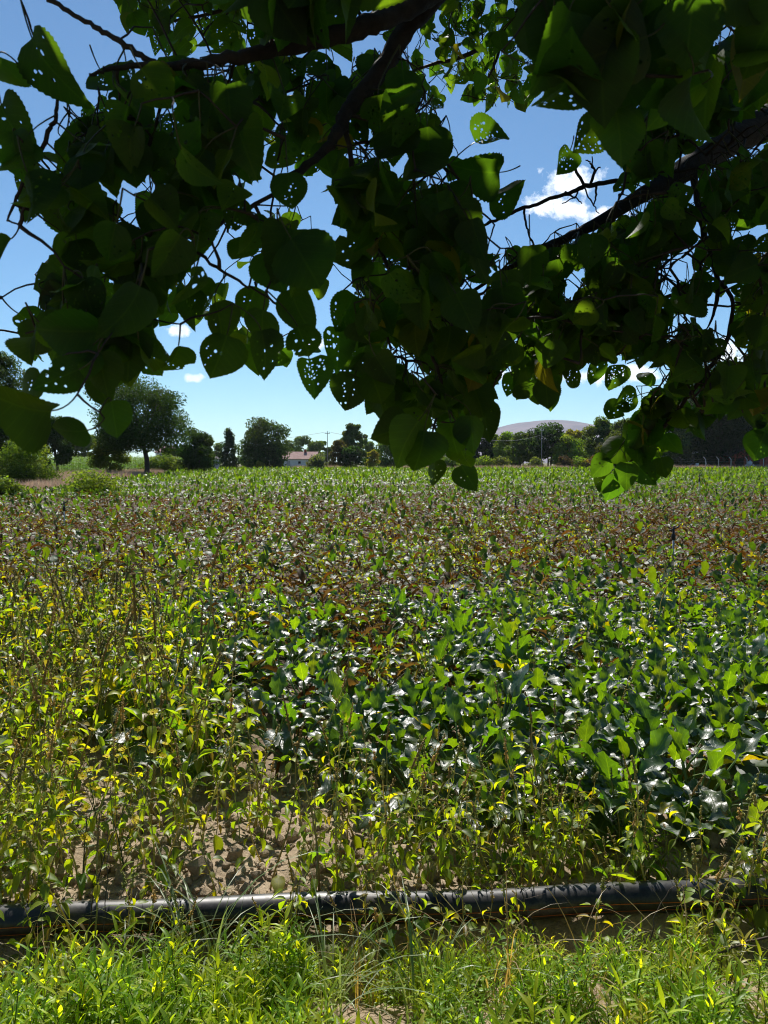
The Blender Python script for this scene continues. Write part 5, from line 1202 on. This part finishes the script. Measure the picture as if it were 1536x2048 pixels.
# leaves whose outline stands clear in the photograph: x, y, length, tip angle (0 down, 90 right), distance, holes
E = [(88, 135, 165, 22, 1.0, 'few'), (12, 245, 120, 20, 1.02, 'few'), (-10, 150, 120, 0, 1.0, 'none'), (40, 330, 130, -10, 1.0, 'few'), (75, 395, 140, 20, .98, 'many'), (25, 300, 90, 0, 1.0, 'few'), (4, 494, 62, -40, 1.0, 'none'),
 (135, 665, 175, -84, .95, 'none'), (262, 625, 150, -25, .95, 'none'), (258, 705, 125, 0, 1.0, 'few'), (230, 690, 110, -20, 1.0, 'none'), (105, 555, 105, -75, 1.12, 'few'), (150, 590, 120, -60, 1.1, 'many'), (120, 755, 120, -70, .92, 'few'), (160, 730, 110, -30, .95, 'few'), (50, 826, 150, -86, .9, 'none'), (138, 868, 92, -78, .95, 'none'), (228, 838, 92, 12, .95, 'none'), (200, 780, 80, 20, 1.0, 'none'), (205, 745, 110, 10, .95, 'none'), (50, 775, 110, -60, .95, 'few'),
 (352, 722, 82, -5, 1.05, 'few'), (310, 690, 100, 10, 1.06, 'many'), (441, 712, 118, -18, 1.05, 'few'), (442, 645, 112, 15, 1.1, 'few'), (410, 598, 90, -50, 1.15, 'few'), (375, 610, 85, -10, 1.12, 'many'), (535, 708, 130, 14, 1.05, 'few'), (520, 660, 110, -10, 1.08, 'none'), (500, 605, 85, -20, 1.15, 'few'), (610, 690, 120, 22, 1.08, 'few'), (628, 752, 92, 16, 1.12, 'many'), (590, 620, 120, 10, 1.1, 'none'), (615, 530, 165, 32, 1.02, 'none'), (570, 500, 130, -10, 1.05, 'few'), (596, 572, 70, -5, 1.05, 'many'), (545, 540, 110, 20, 1.1, 'none'),
 (690, 625, 95, -30, 1.3, 'many'), (680, 690, 105, 10, 1.3, 'few'), (720, 720, 105, -20, 1.35, 'few'), (697, 783, 84, -22, 1.38, 'few'), (758, 795, 76, -12, 1.4, 'few'), (792, 800, 78, -20, 1.38, 'few'), (780, 862, 92, -78, 1.25, 'few'), (808, 880, 130, -38, 1.2, 'none'), (845, 900, 105, -5, 1.2, 'none'), (822, 848, 100, -50, 1.25, 'few'), (905, 880, 100, 5, 1.3, 'none'), (925, 915, 72, 10, 1.35, 'few'), (945, 868, 92, 5, 1.3, 'none'), (958, 800, 105, 22, 1.3, 'none'), (970, 835, 80, 12, 1.35, 'few'), (873, 945, 62, 12, 1.35, 'few'), (936, 955, 70, 30, 1.4, 'few'),
 (985, 268, 96, 118, 1.42, 'many'), (962, 347, 108, -80, 1.4, 'none'), (1010, 390, 78, 95, 1.45, 'few'), (1112, 207, 122, -20, 1.0, 'few'), (1130, 322, 58, -25, 1.5, 'many'), (1168, 275, 100, -40, 1.3, 'many'), (1242, 262, 140, 10, .95, 'none'), (1180, 50, 165, 20, .95, 'none'), (1290, 60, 160, -30, .95, 'none'), (1255, 165, 150, 15, .95, 'none'), (1110, 60, 150, -20, .95, 'none'), (1330, 170, 130, 30, 1.0, 'none'), (1495, 30, 140, 40, .95, 'none'), (1380, 60, 150, 0, .9, 'none'), (1200, 130, 170, -10, .88, 'none'),
 (858, 300, 118, 5, 1.25, 'none'), (790, 290, 120, -15, 1.2, 'none'), (830, 350, 130, 10, 1.2, 'none'), (900, 420, 120, 30, 1.3, 'few'), (700, 430, 100, -80, 1.3, 'few'), (705, 500, 90, -60, 1.3, 'few'), (650, 310, 60, 10, 1.35, 'none'), (580, 385, 100, 5, 1.15, 'few'), (565, 320, 90, 0, 1.2, 'few'), (215, 165, 90, 30, 1.2, 'many'), (255, 165, 100, 0, 1.15, 'many'), (155, 250, 45, -30, 1.7, 'few'), (175, 225, 45, -60, 1.7, 'few'), (205, 210, 40, -30, 1.75, 'few'), (335, 250, 75, 70, 1.5, 'many'),
 (1062, 530, 100, 5, 1.3, 'none'), (1010, 620, 120, 10, 1.2, 'none'), (900, 690, 100, 0, 1.25, 'none'), (940, 740, 110, 10, 1.25, 'none'),
 (1020, 770, 55, -30, 1.9, 'few'), (1045, 775, 52, -20, 1.9, 'few'), (1075, 795, 50, 0, 1.9, 'few'), (1100, 800, 48, 10, 1.9, 'few'), (1060, 760, 60, -40, 1.85, 'few'), (1195, 745, 58, 15, 1.9, 'few'), (1228, 755, 62, 5, 1.88, 'many'), (1290, 755, 50, -60, 1.85, 'few'), (1250, 800, 62, -70, 1.8, 'many'), (1232, 820, 55, -20, 1.8, 'few'),
 (1225, 975, 70, -5, 1.75, 'few'), (1200, 935, 62, -50, 1.75, 'few'), (1255, 950, 66, 10, 1.75, 'none'), (1285, 945, 72, 30, 1.78, 'few'), (1270, 905, 66, -30, 1.8, 'few'), (1230, 900, 80, -60, 1.75, 'none'), (1305, 940, 60, 20, 1.8, 'none'), (1325, 935, 50, 10, 1.8, 'none'), (1300, 870, 62, 0, 1.85, 'none'), (1340, 890, 60, 20, 1.85, 'none'), (1270, 850, 62, -70, 1.82, 'none'), (1305, 820, 56, -20, 1.85, 'few'), (1210, 965, 55, -30, 1.77, 'few'), (1290, 905, 60, 10, 1.8, 'none'),
 (1515, 760, 70, -40, 1.65, 'none'), (1525, 820, 75, -30, 1.65, 'none'), (1500, 840, 66, -50, 1.65, 'none'), (1535, 870, 80, 10, 1.6, 'none'), (1520, 890, 70, -20, 1.62, 'none'), (1540, 780, 80, 0, 1.6, 'none'), (1510, 725, 60, -20, 1.7, 'few'), (1395, 850, 62, 5, 1.85, 'few'), (1370, 840, 60, 20, 1.85, 'few')]
shade_pts = []
for (cx, cy_, s, ang, Yd, cls) in E:
    if cx > 1185 and cy_ > 700: Yd = 2.08 + U(-.06, .06)
    a = R(ang); ctr = P(cx, cy_, Yd); size = s * (.83 if s < 100 or Yd < .9 else .74) * Yd / FPX
    td = RT * math.sin(a) - UPV * math.cos(a) + FW * U(-.3, .3)
    side = np.cross(unit(td), FW); tl = U(.5, .8) * rng.choice([-1, 1]) if abs(ang) > 65 and cls == 'none' else U(-.7, .7); nr = -FW * math.cos(tl) + side * math.sin(tl)
    if rng.random() < .5: nr = -nr
    b, td = put_leaf(ctr, td, nr, size * 1.04, cls, col((.0085, .0185, .0055), .3)); petiole(b, td, size); shade_pts.append((ctr, cx, cy_))

# masses of leaves behind and between: polygon, distances, how many, leaf length, twigs
FILL = [
 ([(110, 290), (225, 215), (330, 150), (480, 140), (520, 300), (500, 420), (600, 560), (560, 640), (470, 560), (380, 500), (400, 560), (330, 660), (300, 720), (200, 760), (60, 720), (30, 640), (90, 560), (110, 450), (20, 410), (30, 330)], (.98, 1.3), 225, (.044, .066), .11),
 ([(480, 130), (780, 110), (900, 230), (920, 400), (1020, 520), (1050, 700), (980, 760), (900, 860), (780, 830), (700, 720), (660, 640), (720, 470), (680, 380), (600, 300), (530, 290)], (1.15, 1.55), 250, (.044, .066), .11),
 ([(110, 290), (225, 215), (330, 150), (780, 110), (900, 230), (920, 400), (1020, 520), (1050, 700), (980, 760), (900, 860), (700, 720), (300, 720), (60, 720), (110, 450)], (1.5, 2.2), 380, (.046, .066), .18),
 ([(480, -60), (810, -60), (760, 70), (640, 60), (480, 120)], (1.0, 1.4), 34, (.07, .09), .1),
 ([(1080, -60), (1560, -60), (1560, 160), (1330, 220), (1240, 280), (1180, 230), (1100, 130)], (.9, 1.6), 75, (.07, .09), .12),
 ([(1010, 500), (1130, 480), (1230, 410), (1240, 300), (1300, 200), (1570, 120), (1570, 840), (1450, 830), (1400, 860), (1330, 760), (1240, 770), (1160, 770), (1080, 800), (1020, 770), (1060, 700), (1020, 560)], (1.35, 1.95), 860, (.040, .058), .15),
 ([(1020, 520), (1560, 300), (1560, 800), (1400, 820), (1240, 740), (1080, 760)], (1.9, 2.15), 240, (.045, .064), .2),
 ([(1190, 960), (1260, 880), (1310, 810), (1360, 780), (1345, 870), (1285, 990), (1225, 1005)], (2.0, 2.15), 36, (.06, .08), .1),
 ([(640, 560), (1010, 560), (990, 760), (950, 890), (820, 920), (770, 850), (700, 760)], (1.5, 2.0), 130, (.06, .076), .15),
 ([(770, 0), (1100, -20), (1090, 160), (1040, 225), (950, 222), (870, 200), (800, 190)], (2.9, 3.7), 170, (.058, .076), .25),
 ([(240, -20), (620, -40), (700, 90), (560, 110), (440, 125), (300, 100), (255, 70)], (2.3, 3.0), 110, (.06, .076), .25),
 ([(1370, -20), (1560, -20), (1560, 300), (1300, 240), (1330, 120)], (2.4, 3.2), 120, (.06, .076), .25),
 ([(1270, 850), (1350, 770), (1560, 690), (1560, 760), (1500, 830), (1400, 850)], (2.0, 2.2), 36, (.06, .08), .1),
]
LIT = [([(1190, 800), (1350, 780), (1345, 1010), (1180, 1010)], .0), ([(1485, 690), (1580, 690), (1580, 930), (1485, 930)], .0), ([(770, -20), (1100, -20), (1090, 230), (770, 230)], .1), ([(240, -20), (700, -40), (620, 110), (240, 110)], .1), ([(1000, 400), (1130, 480), (1130, 830), (1000, 830)], .1), ([(1130, 330), (1560, 330), (1560, 700), (1130, 830)], .15), ([(680, 560), (880, 740), (1000, 990), (680, 990)], .5)]
def shade_prob(px, py):
    for poly, p in LIT:
        if inpoly([(px, py)], poly)[0]: return p
    return .7
LL = np.array([(np.interp(t, range(len(l)), [p[0] for p in l]), np.interp(t, range(len(l)), [p[1] for p in l]), np.interp(t, range(len(l)), [p[3] for p in l]), np.interp(t, range(len(l)), [p[2] for p in l])) for l, s in ((BR['limb_low'][2:], 1), (BR['limb_top'][3:], 1), (BR['limb_mid'], 1), (BR2[16], 1), (BR2[17], 1)) for t in np.arange(0, len(l) - 1, .2)])
LIMB2, LIMBW, LIMBY = LL[:, :2], LL[:, 2], LL[:, 3]
out_ang = np.linspace(0, 6.283, 10)[:-1]
for poly, (ya, yb), n, (la, lb), tw in FILL:
    pa = np.array(poly); lo, hi = pa.min(0), pa.max(0); c = 0; tries = 0
    ntw = max(3, n // 5); tws = []
    while len(tws) < ntw and tries < 4000:
        tries += 1; q = rng.uniform(lo, hi)
        if not inpoly([q], poly)[0] or bad([q])[0]: continue
        p = P(q[0], q[1], U(ya, yb)); link_twig(p, .0032, .0014, 1.4); tws.append(p)
    tries = 0
    while c < n and tries < n * 40:
        tries += 1
        if rng.random() < .7: t_ = tws[rng.integers(len(tws))]; ctr = t_ + rng.normal(0, tw * .35, 3)
        else:
            q = rng.uniform(lo, hi); ctr = P(q[0], q[1], U(ya, yb))
        if ctr[1] < .62: continue
        q = proj(ctr)[0]
        if not inpoly([q], poly)[0]: continue
        if vnoise(q[0], q[1], 46, 77) + .6 * vnoise(q[0], q[1], 90, 78) < (-.46 if q[0] < 1000 else -.72) and ctr[1] < 2.7: continue
        size = U(la, lb); rp = size * .5 * FPX / ctr[1]
        o_ = q + rp * .85 * np.stack([np.cos(out_ang), np.sin(out_ang)], 1)
        if bad(o_).mean() > .12: continue
        ld = np.hypot(*(LIMB2 - q).T); lk = int(ld.argmin())
        if ld[lk] < LIMBW[lk] * .5 + rp * .72 and ctr[1] < LIMBY[lk] + .03: continue
        az = U(0, 6.3); dr = U(.35, 1.45); td = np.array([math.cos(az) * math.cos(dr), math.sin(az) * math.cos(dr), -math.sin(dr)])
        a2 = rng.normal(0, .75); nr = np.array([math.sin(a2), -math.cos(a2), U(-.2, .9)])
        if rng.random() < .35: nr = -nr
        cls = rng.choice(['none', 'few', 'many'], p=[.4, .42, .18])
        b, td = put_leaf(ctr, td, nr, size, cls, ltint()); petiole(b, td, size); shade_pts.append((ctr, q[0], q[1])); c += 1

# unseen upper crown leaves, added along the sun rays to keep lower leaves shaded
ns = 0
for ctr, qx, qy in shade_pts:
    pr = shade_prob(qx, qy) * (.62 if ctr[1] > 1.58 else 1.35 if ctr[1] < 1.12 else 1)
    for rep in range(3):
        if rng.random() > pr * (1.0, .7, .4)[rep]: continue
        for t_ in np.arange(.25, 5, .1):
            p = ctr + SUN_DIR * t_
            if proj(p)[0][1] < -90: break
        p = ctr + SUN_DIR * (t_ + rng.exponential(.45)) + rng.normal(0, .022, 3)
        if proj(p)[0][1] > -70: continue
        az = U(0, 6.3); dr = U(.2, 1.2); td = np.array([math.cos(az) * math.cos(dr), math.sin(az) * math.cos(dr), -math.sin(dr)])
        leaves.append((('lo' if rng.random() < .75 else 'few'), 0, p, unit(td), None, U(.075, .10), ltint())); ns += 1
        if rng.random() < .3: link_twig(p, .003, .0013, 2.0)
# unseen rest of the crown, added over and behind the viewer to block sky
for i in range(6500):
    for _ in range(30):
        p = np.array([U(-3.6, 3.8), U(-3.8, 3.4), U(1.3, 5.6)])
        if p[1] > .55 + .93 * (p[2] - 2.4) - .25 or (p[1] > -.9 and p[2] < 2.6 and np.hypot(p[0], p[1]) < 1.6): continue
        if p[1] > -.2 and proj(p)[0][1] > -110: continue
        if mnoise.noise(Vector(p * 1.5)) < -.12: continue
        if p[1] < -.9 and p[2] < 1.6 + .4 * mnoise.noise(Vector((p[0], p[1], 7))): continue
        break
    else: continue
    az = U(0, 6.3); dr = U(.2, 1.3); td = np.array([math.cos(az) * math.cos(dr), math.sin(az) * math.cos(dr), -math.sin(dr)])
    a2 = U(0, 6.3); leaves.append(('lo', 0, p, unit(td), np.array([math.cos(a2) * .6, math.sin(a2) * .6, 1]), U(.085, .125), ltint()))
# sprays that hang just outside the frame on both sides
for sx, n_ in ((-1, 420), (1, 260)):
    tws = []
    for i in range(60):
        p = P(U(-900, -90) if sx < 0 else U(1620, 2100), U(-100, 700), U(1.0, 2.2)); link_twig(p, .003, .0014, 1.6); tws.append(p)
    for i in range(n_):
        ctr = tws[rng.integers(60)] + rng.normal(0, .06, 3); q = proj(ctr)[0]
        if -60 < q[0] < 1596 or ctr[1] < .6: continue
        az = U(0, 6.3); dr = U(.35, 1.45); td = np.array([math.cos(az) * math.cos(dr), math.sin(az) * math.cos(dr), -math.sin(dr)])
        a2 = rng.normal(0, .8); put_leaf(ctr, td, np.array([math.sin(a2), -math.cos(a2), U(-.2, .9)]), U(.045, .07), rng.choice(['none', 'few', 'many'], p=[.4, .42, .18]), ltint())
fol = MB()
groups = {}
for cls, v, base, td, nr, size, tint in leaves:
    if nr is None:
        v = int(rng.integers(len(LT_[cls]))); nr = SUN_DIR + rng.normal(0, .45, 3)
    nr = unit(nr - td * np.dot(nr, td)); x = np.cross(td, nr)
    groups.setdefault((cls, v), []).append((base, np.stack([x, td, nr], 1), size * (1 + U(-.05, .05)), tint))
for (cls, v), l in groups.items():
    place(fol, LT_[cls][v], to_local(np.array([a[0] for a in l])), np.array([a[1] for a in l]), np.array([a[2] for a in l]), np.array([a[3] for a in l]))
print('LEAVES', len(leaves), 'shade', ns)
fol.build('crown', M['poplar'], tree_root)
brm.build('branches', M['twig'], tree_root)
pet.build('leaf_stalks', M['petiole'], tree_root)
# ------------------------------------------------------------------ the air
if HAZE > 0:
    mb = MB(); box(mb, (-2590, -150, -7), (2590, 5200, 260))
    m, nt, out = newmat('air'); v = nt.nodes.new('ShaderNodeVolumePrincipled')
    v.inputs['Color'].default_value = (.82, .9, 1, 1); v.inputs['Density'].default_value = HAZE; v.inputs['Anisotropy'].default_value = .35
    nt.links.new(v.outputs[0], out.inputs['Volume'])
    tag(mb.build('haze', m, smooth=False), 'thin blue summer haze over the whole plain', 'haze', kind='stuff')
